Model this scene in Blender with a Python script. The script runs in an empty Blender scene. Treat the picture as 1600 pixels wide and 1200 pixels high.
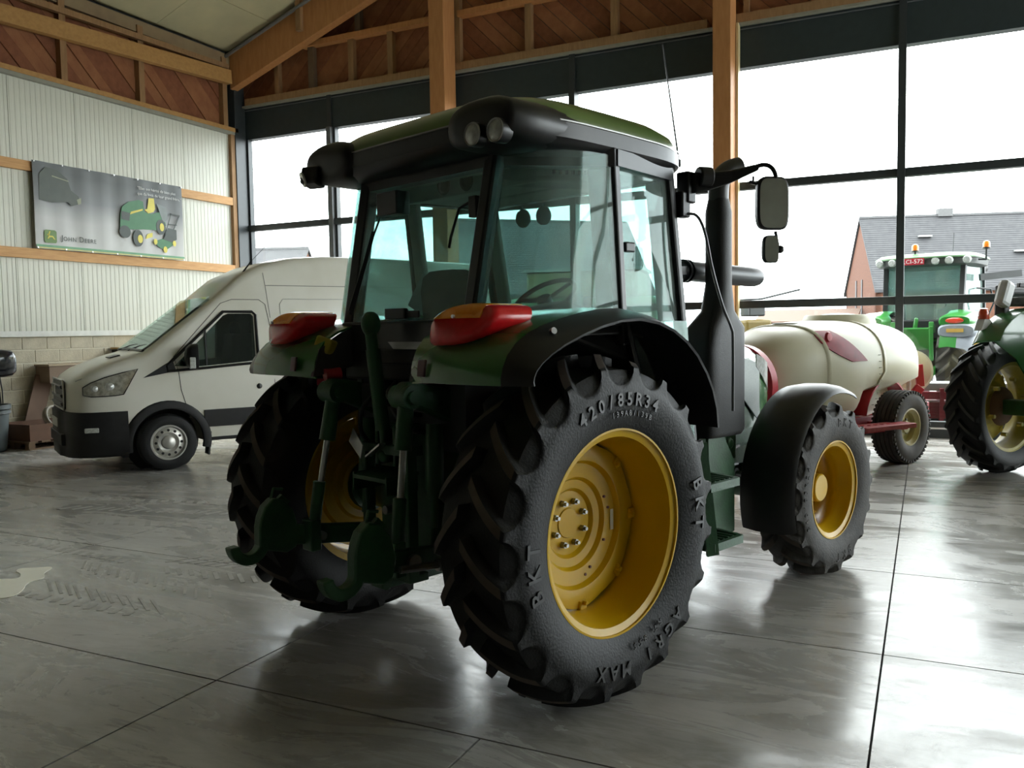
import bpy, bmesh, math, random
from math import sin, cos, pi, radians as R
from mathutils import Vector, Matrix
random.seed(7)
S = bpy.context.scene
COL = S.collection

# ------------------------------------------------------------------ camera, sky, exposure
cam_d = bpy.data.cameras.new('camera'); cam = bpy.data.objects.new('camera', cam_d); COL.objects.link(cam)
cam_d.sensor_fit = 'HORIZONTAL'; cam_d.sensor_width = 36.0; cam_d.lens = 36.0*1333.8/1600.0
cam_d.clip_end = 400
rt_ = Vector((0.89968954, 0.43624043, -0.01590622)); dn_ = Vector((0.01329198, -0.06379753, -0.99787434)); fw_ = Vector((-0.43632791, 0.89756568, -0.06319647))
M = Matrix.Identity(4)
for i in range(3):
    M[i][0] = rt_[i]; M[i][1] = -dn_[i]; M[i][2] = -fw_[i]
M[2][3] = 1.685
cam.matrix_world = M
S.camera = cam
S.view_settings.view_transform = 'Standard'; S.view_settings.look = 'None'
S.view_settings.gamma = 1; S.view_settings.use_curve_mapping = False
S.view_settings.exposure = 0.28

W = bpy.data.worlds.new('sky'); S.world = W; W.use_nodes = True
nt = W.node_tree; nt.nodes.clear()
wo = nt.nodes.new('ShaderNodeOutputWorld'); bg = nt.nodes.new('ShaderNodeBackground')
tc = nt.nodes.new('ShaderNodeTexCoord'); ns = nt.nodes.new('ShaderNodeTexNoise'); rp = nt.nodes.new('ShaderNodeValToRGB')
mp = nt.nodes.new('ShaderNodeMapping'); mp.inputs['Scale'].default_value = (1, 1, 3)
ns.inputs['Scale'].default_value = 2.2; ns.inputs['Detail'].default_value = 4
rp.color_ramp.elements[0].position = .35; rp.color_ramp.elements[0].color = (.86, .93, 1, 1)
rp.color_ramp.elements[1].position = .65; rp.color_ramp.elements[1].color = (1, 1, .98, 1)
nt.links.new(tc.outputs['Generated'], mp.inputs['Vector']); nt.links.new(mp.outputs['Vector'], ns.inputs['Vector'])
nt.links.new(ns.outputs['Fac'], rp.inputs['Fac']); nt.links.new(rp.outputs['Color'], bg.inputs['Color'])
nt.links.new(bg.outputs['Background'], wo.inputs['Surface'])
bg.inputs['Strength'].default_value = 8.5
S.cycles.max_bounces = 10; S.cycles.diffuse_bounces = 5; S.cycles.glossy_bounces = 4
S.cycles.transparent_max_bounces = 24; S.cycles.caustics_reflective = False; S.cycles.caustics_refractive = False
S.cycles.sample_clamp_indirect = 6; S.cycles.use_denoising = True
S.cycles.blur_glossy = 1.0

# ------------------------------------------------------------------ materials
MATS = {}
def mat(name, col, rough=.5, metal=0, spec=.5, col2=None, nscale=8, namt=.5, bump=0, bscale=None, coat=0, detail=4, stretch=None, emit=0):
    if name in MATS: return MATS[name]
    m = bpy.data.materials.new(name); m.use_nodes = True; t = m.node_tree; b = t.nodes['Principled BSDF']
    b.inputs['Base Color'].default_value = (*col, 1); b.inputs['Roughness'].default_value = rough
    b.inputs['Metallic'].default_value = metal; b.inputs['Specular IOR Level'].default_value = spec
    b.inputs['Coat Weight'].default_value = coat; b.inputs['Coat Roughness'].default_value = .08
    if emit: b.inputs['Emission Color'].default_value = (*col, 1); b.inputs['Emission Strength'].default_value = emit
    tcn = t.nodes.new('ShaderNodeTexCoord'); mpn = t.nodes.new('ShaderNodeMapping')
    t.links.new(tcn.outputs['Object'], mpn.inputs['Vector'])
    if stretch: mpn.inputs['Scale'].default_value = stretch
    n = t.nodes.new('ShaderNodeTexNoise'); n.inputs['Scale'].default_value = nscale; n.inputs['Detail'].default_value = detail
    t.links.new(mpn.outputs['Vector'], n.inputs['Vector'])
    r = t.nodes.new('ShaderNodeValToRGB'); r.color_ramp.elements[0].position = .5-namt/2; r.color_ramp.elements[1].position = .5+namt/2
    c2 = col2 or tuple(c*.82 for c in col)
    r.color_ramp.elements[0].color = (*c2, 1); r.color_ramp.elements[1].color = (*col, 1)
    t.links.new(n.outputs['Fac'], r.inputs['Fac']); t.links.new(r.outputs['Color'], b.inputs['Base Color'])
    if bump:
        bn = t.nodes.new('ShaderNodeBump'); bn.inputs['Strength'].default_value = bump; bn.inputs['Distance'].default_value = .01
        n2 = t.nodes.new('ShaderNodeTexNoise'); n2.inputs['Scale'].default_value = bscale or nscale*6; n2.inputs['Detail'].default_value = 3
        t.links.new(mpn.outputs['Vector'], n2.inputs['Vector']); t.links.new(n2.outputs['Fac'], bn.inputs['Height']); t.links.new(bn.outputs['Normal'], b.inputs['Normal'])
    MATS[name] = m
    return m
def glass(name, tint, gloss=.06, rough=.02, dust_haze=0):
    m = bpy.data.materials.new(name); m.use_nodes = True; t = m.node_tree; t.nodes.clear()
    o = t.nodes.new('ShaderNodeOutputMaterial'); tr = t.nodes.new('ShaderNodeBsdfTransparent'); g = t.nodes.new('ShaderNodeBsdfGlossy')
    tr.inputs['Color'].default_value = (*tint, 1); g.inputs['Roughness'].default_value = rough
    g.inputs['Color'].default_value = (.9, 1, .97, 1)
    lw = t.nodes.new('ShaderNodeLayerWeight'); lw.inputs['Blend'].default_value = .5
    pwn = t.nodes.new('ShaderNodeMath'); pwn.operation = 'POWER'; pwn.inputs[1].default_value = 4.5; t.links.new(lw.outputs['Facing'], pwn.inputs[0])
    f = t.nodes.new('ShaderNodeMath'); f.operation = 'MULTIPLY_ADD'; f.inputs[1].default_value = .55; f.inputs[2].default_value = gloss*.4; t.links.new(pwn.outputs[0], f.inputs[0])
    mx = t.nodes.new('ShaderNodeMixShader')
    t.links.new(f.outputs[0], mx.inputs['Fac']); t.links.new(tr.outputs['BSDF'], mx.inputs[1]); t.links.new(g.outputs['BSDF'], mx.inputs[2])
    last = mx
    if dust_haze:
        d = t.nodes.new('ShaderNodeBsdfDiffuse'); d.inputs['Color'].default_value = (.5, .58, .55, 1)  # pale diffuse veil: dust on van glass, painted-in haze on cab glass
        n = t.nodes.new('ShaderNodeTexNoise'); n.inputs['Scale'].default_value = 5; n.inputs['Detail'].default_value = 6
        mu = t.nodes.new('ShaderNodeMath'); mu.operation = 'MULTIPLY'; mu.inputs[1].default_value = dust_haze*2
        t.links.new(n.outputs['Fac'], mu.inputs[0])
        m2 = t.nodes.new('ShaderNodeMixShader'); t.links.new(mu.outputs[0], m2.inputs['Fac']); t.links.new(mx.outputs[0], m2.inputs[1]); t.links.new(d.outputs[0], m2.inputs[2])
        last = m2
    t.links.new(last.outputs[0], o.inputs['Surface'])
    MATS[name] = m
    return m

GREEN = mat('tractor_green', (.030, .145, .032), .26, 0, .5, (.024, .120, .027), 6, coat=.5)
GREENP = mat('cast_green', (.016, .085, .028), .45, 0, .5, (.01, .05, .018), 12, bump=.15)
YEL = mat('wheel_yellow', (.56, .345, .004), .38, 0, .3, (.50, .30, .003), 4, coat=.12)
YEL2 = mat('old_wheel_yellow', (.62, .52, .10), .45, 0, .5, (.45, .36, .08), 9)
RUB = mat('tyre_rubber', (.010, .0105, .011), .55, 0, .28, (.008, .008, .008), 14, bump=.25, bscale=90)
RUBW = mat('tyre_rubber_worn', (.060, .055, .049), .65, 0, .35, (.022, .021, .020), 9, bump=.3, bscale=70)
BLK = mat('black_plastic', (.010, .010, .011), .35, 0, .45, (.006, .006, .007), 20)
BLK2 = mat('matt_black_plastic', (.013, .013, .014), .5, 0, .35, (.009, .009, .009), 12, bump=.2, bscale=200)
FLARE = mat('fender_black', (.016, .016, .017), .4, 0, .45, (.012, .012, .013), 16)
GREYI = mat('cab_lining_grey', (.62, .63, .58), .7, 0, .3, (.55, .56, .51), 10)
DKI = mat('cab_dark_trim', (.05, .053, .052), .6, 0, .3)
FAB = mat('seat_fabric', (.07, .075, .07), .9, 0, .2, (.045, .05, .045), 60, bump=.3)
STEEL = mat('bright_steel', (.62, .62, .6), .28, 1)
STEELD = mat('dull_steel', (.35, .35, .34), .45, 1)
CHROME = mat('mirror_glass', (.55, .57, .58), .08, 1)
ORANGE = mat('amber_lens', (1.0, .36, .02), .25, 0, .5, (.95, .28, .01), 30, coat=.3)
REDL = mat('red_lens', (.72, .014, .02), .25, 0, .5, (.58, .008, .012), 30, coat=.3)
REDP = mat('red_paint', (.45, .015, .03), .35, 0, .5, (.34, .01, .02), 7)
LENS = mat('lamp_lens', (.62, .64, .62), .2, .3, .6, (.35, .36, .34), 40)
WOOD = mat('glulam_timber', (.50, .235, .09), .6, 0, .3, (.40, .175, .062), 3, bump=.2, detail=8, stretch=(6, 6, 1.2))
WOODH = mat('rail_timber', (.62, .36, .15), .6, 0, .3, (.48, .25, .10), 5, bump=.2, detail=8, stretch=(5, .8, 8))
WOODX = mat('beam_timber', (.48, .27, .095), .6, 0, .3, (.38, .20, .07), 3, bump=.2, detail=8, stretch=(1, 5, 7))
STUD = mat('stud_timber', (.34, .20, .095), .7, 0, .3, (.25, .14, .065), 5, bump=.2, detail=8, stretch=(5, 5, 1))
PLY = mat('plank_timber', (.25, .095, .045), .7, 0, .3, (.18, .062, .028), 5, bump=.3, detail=8, stretch=(2, 2, 2))
PLY2 = mat('plank_timber_light', (.33, .14, .062), .7, 0, .3, (.23, .088, .04), 5, bump=.3, detail=8)
CEIL = mat('ceiling_board', (.52, .47, .28), .8, 0, .2, (.40, .37, .24), 1.3, detail=8)
PANEL = mat('metal_sheet_cream', (.66, .665, .575), .45, 0, .4, (.61, .61, .525), .9, detail=5)
BLOCKM = mat('concrete_block', (.56, .51, .395), .9, 0, .2, (.44, .40, .31), 7, bump=.5, bscale=60, detail=8)
MORTAR = mat('mortar', (.72, .68, .56), .95, 0, .2)
FRAME = mat('dark_window_frame', (.035, .042, .045), .4, 0, .5)
FRAMEL = mat('grey_window_frame', (.13, .14, .145), .4, 0, .5)
FASC = mat('dark_fascia_sheet', (.030, .042, .045), .45, 0, .4)
WHITE = mat('van_white', (.74, .73, .665), .3, 0, .5, (.60, .58, .49), 1.2, coat=.4)
TANK = mat('tank_plastic', (.74, .71, .58), .38, 0, .5, (.67, .63, .48), 1.5)
GLASSW = glass('window_glass', (.96, .98, .97))
GLASSC = glass('cab_glass', (.66, .80, .775), dust_haze=.18)  # strong veil paints the pale haze of reflections into the cab panes
GLASSD = glass('tinted_glass', (.42, .47, .46), dust_haze=.02)
GLASSV = glass('windscreen_glass', (.80, .90, .86), dust_haze=.10)

# ------------------------------------------------------------------ mesh builder
class MB:
    def __init__(s): s.v = []; s.f = []; s.m = []; s.mi = 0
    def add(s, vs, fs):
        o = len(s.v); s.v += [tuple(v) for v in vs]; s.f += [tuple(i+o for i in f) for f in fs]; s.m += [s.mi]*len(fs); return s
    def box(s, c, d, rot=None):
        x, y, z = d[0]/2, d[1]/2, d[2]/2
        vs = [Vector(p) for p in ((-x,-y,-z),(x,-y,-z),(x,y,-z),(-x,y,-z),(-x,-y,z),(x,-y,z),(x,y,z),(-x,y,z))]
        if rot is not None:
            if not isinstance(rot, Matrix): rot = Matrix.Rotation(rot[2],3,'Z') @ Matrix.Rotation(rot[1],3,'Y') @ Matrix.Rotation(rot[0],3,'X')
            vs = [rot @ v for v in vs]
        c = Vector(c)
        return s.add([v+c for v in vs], [(0,3,2,1),(4,5,6,7),(0,1,5,4),(1,2,6,5),(2,3,7,6),(3,0,4,7)])
    def bb(s, a, b):
        return s.box([(a[i]+b[i])/2 for i in range(3)], [abs(b[i]-a[i]) for i in range(3)])
    def bar(s, p0, p1, w, h, up=(0,0,1)):
        p0 = Vector(p0); p1 = Vector(p1); d = (p1-p0); L = d.length; d.normalize(); up = Vector(up)
        sd = d.cross(up)
        if sd.length < 1e-4: sd = d.cross(Vector((1,0,0)))
        sd.normalize(); u = sd.cross(d)
        vs = []
        for p in (p0, p1):
            for a, b in ((-1,-1),(1,-1),(1,1),(-1,1)): vs.append(p+sd*(a*w/2)+u*(b*h/2))
        return s.add(vs, [(0,1,2,3),(7,6,5,4),(0,4,5,1),(1,5,6,2),(2,6,7,3),(3,7,4,0)])
    def loft(s, rings, cap=(True, True), closed=True):
        n = len(rings[0]); vs = [p for r in rings for p in r]; fs = []
        for i in range(len(rings)-1):
            for j in range(n if closed else n-1):
                k = (j+1) % n; fs.append((i*n+j, i*n+k, (i+1)*n+k, (i+1)*n+j))
        if cap[0]: fs.append(tuple(range(n))[::-1])
        if cap[1]: fs.append(tuple((len(rings)-1)*n+j for j in range(n)))
        return s.add(vs, fs)
    def cyl(s, p0, p1, r0, r1=None, n=16, cap=True):
        r1 = r0 if r1 is None else r1
        p0 = Vector(p0); p1 = Vector(p1); d = (p1-p0).normalized(); a = d.orthogonal().normalized(); b = d.cross(a)
        rg = [[p+(a*cos(t)+b*sin(t))*r for t in [2*pi*i/n for i in range(n)]] for p, r in ((p0,r0),(p1,r1))]
        return s.loft(rg, (cap, cap))
    def tube(s, pts, r, n=8, cap=True):
        pts = [Vector(p) for p in pts]; rs = r if isinstance(r, (list, tuple)) else [r]*len(pts); rg = []; a = None
        for i, p in enumerate(pts):
            d = (pts[min(i+1, len(pts)-1)]-pts[max(i-1, 0)]).normalized()
            a = d.orthogonal().normalized() if a is None else (a-d*a.dot(d)).normalized()
            b = d.cross(a); rg.append([p+(a*cos(t)+b*sin(t))*rs[i] for t in [2*pi*k/n for k in range(n)]])
        return s.loft(rg, (cap, cap))
    def lathe(s, prof, c=(0,0,0), axis='Y', n=48, a0=0, a1=2*pi, close=False):
        # prof: (r, a) with a along the axis
        full = abs(a1-a0-2*pi) < 1e-6; m = n if full else n+1; rg = []
        for i in range(m):
            t = a0+(a1-a0)*i/n
            rg.append([s._ax(axis, r*cos(t), a, r*sin(t), c) for r, a in prof])
        k = len(prof); vs = [p for q in rg for p in q]; fs = []
        for i in range(n):
            j = (i+1) % m
            for q in range(k if close else k-1):
                q2 = (q+1) % k; fs.append((i*k+q, j*k+q, j*k+q2, i*k+q2))
        return s.add(vs, fs)
    def _ax(s, ax, u, a, w, c):
        if ax == 'Y': return (c[0]+u, c[1]+a, c[2]+w)
        if ax == 'X': return (c[0]+a, c[1]+u, c[2]+w)
        return (c[0]+u, c[1]+w, c[2]+a)
    def prism(s, poly, a, b, plane='XZ'):
        def P(p, t):
            if plane == 'XZ': return (p[0], t, p[1])
            if plane == 'YZ': return (t, p[0], p[1])
            return (p[0], p[1], t)
        n = len(poly); vs = [P(p, a) for p in poly]+[P(p, b) for p in poly]
        fs = [tuple(range(n))[::-1], tuple(range(n, 2*n))]+[(i, (i+1) % n, n+(i+1) % n, n+i) for i in range(n)]
        return s.add(vs, fs)
    def ball(s, c, r, n=12, sc=(1,1,1)):
        rg = []
        for i in range(1, n):
            t = pi*i/n; rg.append([(c[0]+r*sc[0]*sin(t)*cos(u), c[1]+r*sc[1]*sin(t)*sin(u), c[2]-r*sc[2]*cos(t)) for u in [2*pi*k/(2*n) for k in range(2*n)]])
        return s.loft(rg)
    def sheet(s, grid, th, n=None):
        # thick sheet from a grid of points: offset along the averaged normal
        G = [[Vector(p) for p in r] for r in grid]; a = len(G); b = len(G[0]); N = []
        for i in range(a):
            row = []
            for j in range(b):
                du = G[min(i+1,a-1)][j]-G[max(i-1,0)][j]; dv = G[i][min(j+1,b-1)]-G[i][max(j-1,0)]
                q = du.cross(dv); row.append(q.normalized() if q.length > 1e-9 else Vector((0,0,1)))
            N.append(row)
        vs = [G[i][j] for i in range(a) for j in range(b)]+[G[i][j]-N[i][j]*th for i in range(a) for j in range(b)]
        o = a*b; fs = []
        for i in range(a-1):
            for j in range(b-1):
                p = (i*b+j, (i+1)*b+j, (i+1)*b+j+1, i*b+j+1); fs.append(p); fs.append(tuple(q+o for q in p[::-1]))
        for i in range(a-1):
            fs.append((i*b, i*b+o, (i+1)*b+o, (i+1)*b)); fs.append((i*b+b-1, (i+1)*b+b-1, (i+1)*b+b-1+o, i*b+b-1+o))
        for j in range(b-1):
            fs.append((j, j+1, j+1+o, j+o)); fs.append(((a-1)*b+j, (a-1)*b+j+o, (a-1)*b+j+1+o, (a-1)*b+j+1))
        return s.add(vs, fs)
    def build(s, name, m, parent=None, smooth=35, bevel=0, bseg=2, weld=False):
        me = bpy.data.meshes.new(name); me.from_pydata(s.v, [], s.f)
        ms = m if isinstance(m, (list, tuple)) else [m]
        for x in ms: me.materials.append(x)
        if len(ms) > 1: me.polygons.foreach_set('material_index', s.m)
        bm = bmesh.new(); bm.from_mesh(me)
        if weld: bmesh.ops.remove_doubles(bm, verts=bm.verts, dist=1e-5)
        bmesh.ops.recalc_face_normals(bm, faces=bm.faces); bm.to_mesh(me); bm.free()
        if smooth:
            me.polygons.foreach_set('use_smooth', [True]*len(me.polygons)); me.set_sharp_from_angle(angle=R(smooth))
        me.update()
        o = bpy.data.objects.new(name, me); COL.objects.link(o)
        if parent is not None: o.parent = parent
        if bevel:
            b = o.modifiers.new('bevel', 'BEVEL'); b.width = bevel; b.segments = bseg; b.limit_method = 'ANGLE'; b.angle_limit = R(40); b.harden_normals = False
        return o
def tag(o, label=None, cat=None, group=None, kind=None):
    if label: o['label'] = label
    if cat: o['category'] = cat
    if group: o['group'] = group
    if kind: o['kind'] = kind
    return o
def thing(name, loc, rz=0, label=None, cat=None, group=None, kind=None):
    e = bpy.data.objects.new(name, None); COL.objects.link(e); e.location = loc; e.rotation_euler = (0, 0, rz); e.empty_display_size = .1
    return tag(e, label, cat, group, kind)
def dup(o, parent=None, loc=None, rot=None):
    c = o.copy(); COL.objects.link(c)
    if parent is not None: c.parent = parent
    if loc is not None: c.location = loc
    if rot is not None: c.rotation_euler = rot
    return c
def copy_tree(o, parent=None):
    c = o.copy(); COL.objects.link(c); c.parent = parent
    for ch in list(o.children): copy_tree(ch, c)
    return c
def ring(xc, yc, hx, hy, z, n=4.0, seg=48, f=None):
    out = []
    for i in range(seg):
        t = 2*pi*i/seg; c, s_ = cos(t), sin(t)
        x = math.copysign(abs(c)**(2/n), c)*hx; y = math.copysign(abs(s_)**(2/n), s_)*hy
        p = (xc+x, yc+y, z)
        out.append(f(p) if f else p)
    return out
def chaikin(pts, it=2, closed=True):
    for _ in range(it):
        o = []; n = len(pts)
        for i in range(n if closed else n-1):
            a, b = pts[i], pts[(i+1) % n]
            o.append(tuple(.75*a[k]+.25*b[k] for k in range(len(a)))); o.append(tuple(.25*a[k]+.75*b[k] for k in range(len(a))))
        pts = o
    return pts
def spline(pts, n=6):
    # catmull-rom through the points
    P = [Vector(p) for p in pts]; out = []
    for i in range(len(P)-1):
        a, b, c, d = P[max(i-1,0)], P[i], P[i+1], P[min(i+2,len(P)-1)]
        for k in range(n):
            t = k/n; out.append(.5*((2*b)+(-a+c)*t+(2*a-5*b+4*c-d)*t*t+(-a+3*b-3*c+d)*t**3))
    out.append(P[-1]); return out
def text_mb(txt, size, depth, spacing=1.0, bold=False):
    cu = bpy.data.curves.new('txt', 'FONT'); cu.body = txt; cu.size = size; cu.extrude = depth/2; cu.align_x = 'CENTER'; cu.align_y = 'CENTER'; cu.resolution_u = 2; cu.space_character = spacing
    if bold: cu.offset = size*.02
    o = bpy.data.objects.new('txt', cu); COL.objects.link(o)
    bpy.context.view_layer.update(); dg = bpy.context.evaluated_depsgraph_get()
    me = bpy.data.meshes.new_from_object(o.evaluated_get(dg))
    vs = [v.co.copy() for v in me.vertices]; fs = [tuple(p.vertices) for p in me.polygons]
    bpy.data.objects.remove(o); bpy.data.curves.remove(cu); bpy.data.meshes.remove(me)
    return vs, fs

# ------------------------------------------------------------------ floor
def floor_mat():
    m = bpy.data.materials.new('polished_concrete'); m.use_nodes = True; t = m.node_tree; b = t.nodes['Principled BSDF']
    def N(k, **kw):
        n = t.nodes.new(k)
        for a, v in kw.items():
            if a in n.inputs: n.inputs[a].default_value = v
            else: setattr(n, a, v)
        return n
    L = t.links.new
    g = N('ShaderNodeNewGeometry')
    mp1 = N('ShaderNodeMapping'); mp1.inputs['Rotation'].default_value = (0, 0, .5); mp1.inputs['Scale'].default_value = (.7, 1.9, 1); L(g.outputs['Position'], mp1.inputs['Vector'])
    mp2 = N('ShaderNodeMapping'); mp2.inputs['Rotation'].default_value = (0, 0, -.35); mp2.inputs['Scale'].default_value = (.5, 2.2, 1); L(g.outputs['Position'], mp2.inputs['Vector'])
    n1 = N('ShaderNodeTexNoise', Scale=1.1, Detail=10, Roughness=.68, Distortion=1.2); L(mp1.outputs[0], n1.inputs['Vector'])
    n2 = N('ShaderNodeTexNoise', Scale=.42, Detail=3, Roughness=.5); L(g.outputs['Position'], n2.inputs['Vector'])
    n3 = N('ShaderNodeTexNoise', Scale=3.2, Detail=9, Roughness=.72, Distortion=2.2); L(mp2.outputs[0], n3.inputs['Vector'])
    def ramp(src, p0, c0, p1, c1):
        r = N('ShaderNodeValToRGB'); e = r.color_ramp.elements; e[0].position = p0; e[0].color = (*c0, 1); e[1].position = p1; e[1].color = (*c1, 1); L(src, r.inputs['Fac']); return r.outputs['Color']
    def mixc(f, a, b_, mode='MIX'):
        q = N('ShaderNodeMix'); q.data_type = 'RGBA'; q.blend_type = mode; q.inputs[0].default_value = 1.0
        if not isinstance(f, float): L(f, q.inputs[0])
        else: q.inputs[0].default_value = f
        L(a, q.inputs[6]); L(b_, q.inputs[7]); return q.outputs[2]
    base = ramp(n2.outputs[0], .38, (.30, .285, .258), .62, (.45, .445, .43))
    wear = ramp(n1.outputs[0], .36, (.74, .73, .72), .64, (1.15, 1.15, 1.15))
    scuf = ramp(n3.outputs[0], .40, (.80, .78, .76), .56, (1.06, 1.06, 1.06))
    c1 = mixc(1.0, base, wear, 'MULTIPLY'); c2 = mixc(.7, c1, scuf, 'MULTIPLY'); L(c2, b.inputs['Base Color'])
    rr = N('ShaderNodeMapRange'); rr.inputs['From Min'].default_value = .38; rr.inputs['From Max'].default_value = .62; rr.inputs['To Min'].default_value = .16; rr.inputs['To Max'].default_value = .36
    L(n1.outputs[0], rr.inputs['Value']); L(rr.outputs[0], b.inputs['Roughness'])
    b.inputs['Specular IOR Level'].default_value = .7
    bp = N('ShaderNodeBump', Strength=.10, Distance=.003); L(n3.outputs[0], bp.inputs['Height']); L(bp.outputs[0], b.inputs['Normal'])
    return m
FLM = floor_mat()
JOINT = mat('joint_dark', (.02, .018, .016), .9)
fl = MB().bb((-13.3, -9.2, -.25), (12.7, 14.3, -.012)).build('floor', JOINT); tag(fl, kind='structure')
gx = [-13.1, -9.0, -6.05, -3.1, -1.64, -.18, 2.75, 5.7, 9.1, 12.5]; gy = [-9, -3.3, -.2, 3.02, 4.65, 6.24, 9.4, 14.12]
for i in range(len(gx)-1):
    for j in range(len(gy)-1):
        x0, x1, y0, y1 = gx[i], gx[i+1], gy[j], gy[j+1]
        if abs(x0+1.64) < .01 and y0 > 3: continue
        if abs(x1+1.64) < .01 and y0 > 3: x1 = -.18
        if abs(x0+9) < .01 or (abs(x0+6.05) < .01):
            pass
        g_ = .005
        MB().bb((x0+g_, y0+g_, -.14), (x1-g_, y1-g_, 0)).build('floor_slab', FLM, fl, smooth=0)

# ------------------------------------------------------------------ helpers for boards
def clip(poly, a, b, c):      # keep a*x+b*y<=c
    out = []
    for i in range(len(poly)):
        p, q = poly[i], poly[(i+1) % len(poly)]; dp = a*p[0]+b*p[1]-c; dq = a*q[0]+b*q[1]-c
        if dp <= 0: out.append(p)
        if dp*dq < 0:
            t = dp/(dp-dq); out.append((p[0]+(q[0]-p[0])*t, p[1]+(q[1]-p[1])*t))
    return out
def boards(planes, box, sgn, wd, make):
    u0, u1, z0, z1 = box; H = z1-z0; k = u0-(H if sgn > 0 else 0)
    w = wd*1.414; g = .006; n = 0
    while k < u1+(0 if sgn > 0 else H):
        s0 = (H if sgn > 0 else -H)
        poly = [(k+g, z0), (k+w-g, z0), (k+w-g+s0, z1), (k+g+s0, z1)]
        for P in planes+[(-1,0,-u0),(1,0,u1)]: 
            if poly: poly = clip(poly, *P)
        if len(poly) >= 3: make(poly, n); n += 1
        k += w

# ------------------------------------------------------------------ left wall
LX = -13.0
wl = MB().bb((LX-.35, -9.2, 0), (LX-.14, 14.3, 7.6)).build('wall_left', DKI, smooth=0); tag(wl, kind='structure')
# masonry at the foot
MB().bb((LX-.14, -9, 0), (LX-.001, 14.0, 1.70)).build('mortar_bed', MORTAR, wl, smooth=0)
proto = None; ch = .2125; bl = .43
for r_ in range(8):
    for k in range(-8, 16):
        y = 7.36+k*bl+(bl/2 if r_ % 2 else 0)
        if y+bl > 14.05: continue
        if proto is None:
            proto = MB().bb((-.06, 0, 0), (.006, bl-.016, ch-.016)).build('concrete_block', BLOCKM, wl, smooth=0, bevel=.004, bseg=1); o = proto
        else: o = dup(proto)
        o.location = (LX+random.uniform(-.002, .002), y, r_*ch+.008)
o = MB().bb((LX-.03, -9, 1.70), (LX+.05, 14.0, 1.735)).bb((LX+.035, -9, 1.735), (LX+.05, 14.0, 1.79)).build('ledge_flashing', mat('white_flashing', (.74,.74,.69), .5), wl, smooth=0)
# ribbed sheet panels
def ribbed(L, z0, z1, n=13):
    prof = []
    p = L/n
    for i in range(n):
        prof += [(i*p+(.006 if i == 0 else .002), 0), (i*p+p*.30, 0), (i*p+p*.36, .0045), (i*p+p*.90, .0045), (i*p+p*.96, 0)]
    prof.append((L-.006, 0))
    mb = MB(); rg = [[(x, y, z0) for y, x in prof]+[(-.04, L-.006, z0), (-.04, .006, z0)], [(x, y, z1) for y, x in prof]+[(-.04, L-.006, z1), (-.04, .006, z1)]]
    return mb.loft(rg)
pw_ = 1.172; pp = None
for k in range(-15, 5):
    y = 8.83+k*pw_
    if y < -9: continue
    L = pw_
    if pp is None or y+L > 14.0:
        L = min(pw_, 14.0-y); o = ribbed(L, 1.74, 5.80, 13 if L > 1 else 5).build('wall_panel', PANEL, wl, smooth=0)
        if pp is None: pp = o
    else: o = dup(pp)
    o.location = (LX, y, 0)
MB().bb((LX, -9, 5.79), (LX+.09, 13.75, 5.85)).build('top_flashing', mat('grey_flashing', (.30,.30,.25), .6), wl, smooth=0)
MB().bb((LX, -9, 5.85), (LX+.10, 13.75, 5.93)).build('wall_plate', WOODX, wl, smooth=0)
# diagonal boards above
pm = [PLY, PLY2]
for (y0, y1) in ((6.6, 9.79), (9.79, 11.36), (11.36, 13.5)):
    boards([], (y0, y1, 5.86, 7.35), -1, .205, lambda poly, n: MB().prism(poly, LX-.06-.004*(n % 3), LX-.02-.008*(n*7 % 3), 'YZ').build('wall_board', pm[(n*5 // 2) % 2], wl, smooth=0))
for y in (4.9, 6.5, 8.2, 9.79, 11.36, 13.42):
    MB().bb((LX-.03, y-.06, 5.93), (LX+.09, y+.06, 7.30)).build('stud', STUD, wl, smooth=0)
MB().bar((LX+.14, 6.2, 6.50+.03), (LX+.14, 13.5, 6.91), .14, .27).build('sloping_beam', WOODX, wl, smooth=0)
MB().bar((LX+.10, 6.2, 6.98), (LX+.10, 13.5, 7.12), .10, .10).build('upper_rail', STUD, wl, smooth=0)
MB().bb((LX-.05, -9, 7.18), (LX+.06, 13.7, 7.40)).build('eaves_board', mat('eaves_wood', (.30,.22,.12), .7, col2=(.22,.155,.09), nscale=3), wl, smooth=0)
# timber rails carrying the banner
MB().bb((LX+.01, -3, 4.345), (LX+.075, 13.55, 4.50)).build('timber_rail', WOODH, wl, smooth=0)
MB().bb((LX+.01, -3, 2.955), (LX+.075, 13.75, 3.115)).build('timber_rail', WOODH, wl, smooth=0)
MB().bb((LX+.0, 13.55, 3.0), (LX+.08, 13.66, 5.8)).build('corner_timber', STUD, wl, smooth=0)
tr1 = MB().bb((LX-.1, 13.66, 0), (LX+.10, 13.95, 7.5)).build('trim_1', FRAME, smooth=0, bevel=.006); tag(tr1, kind='structure')

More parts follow.
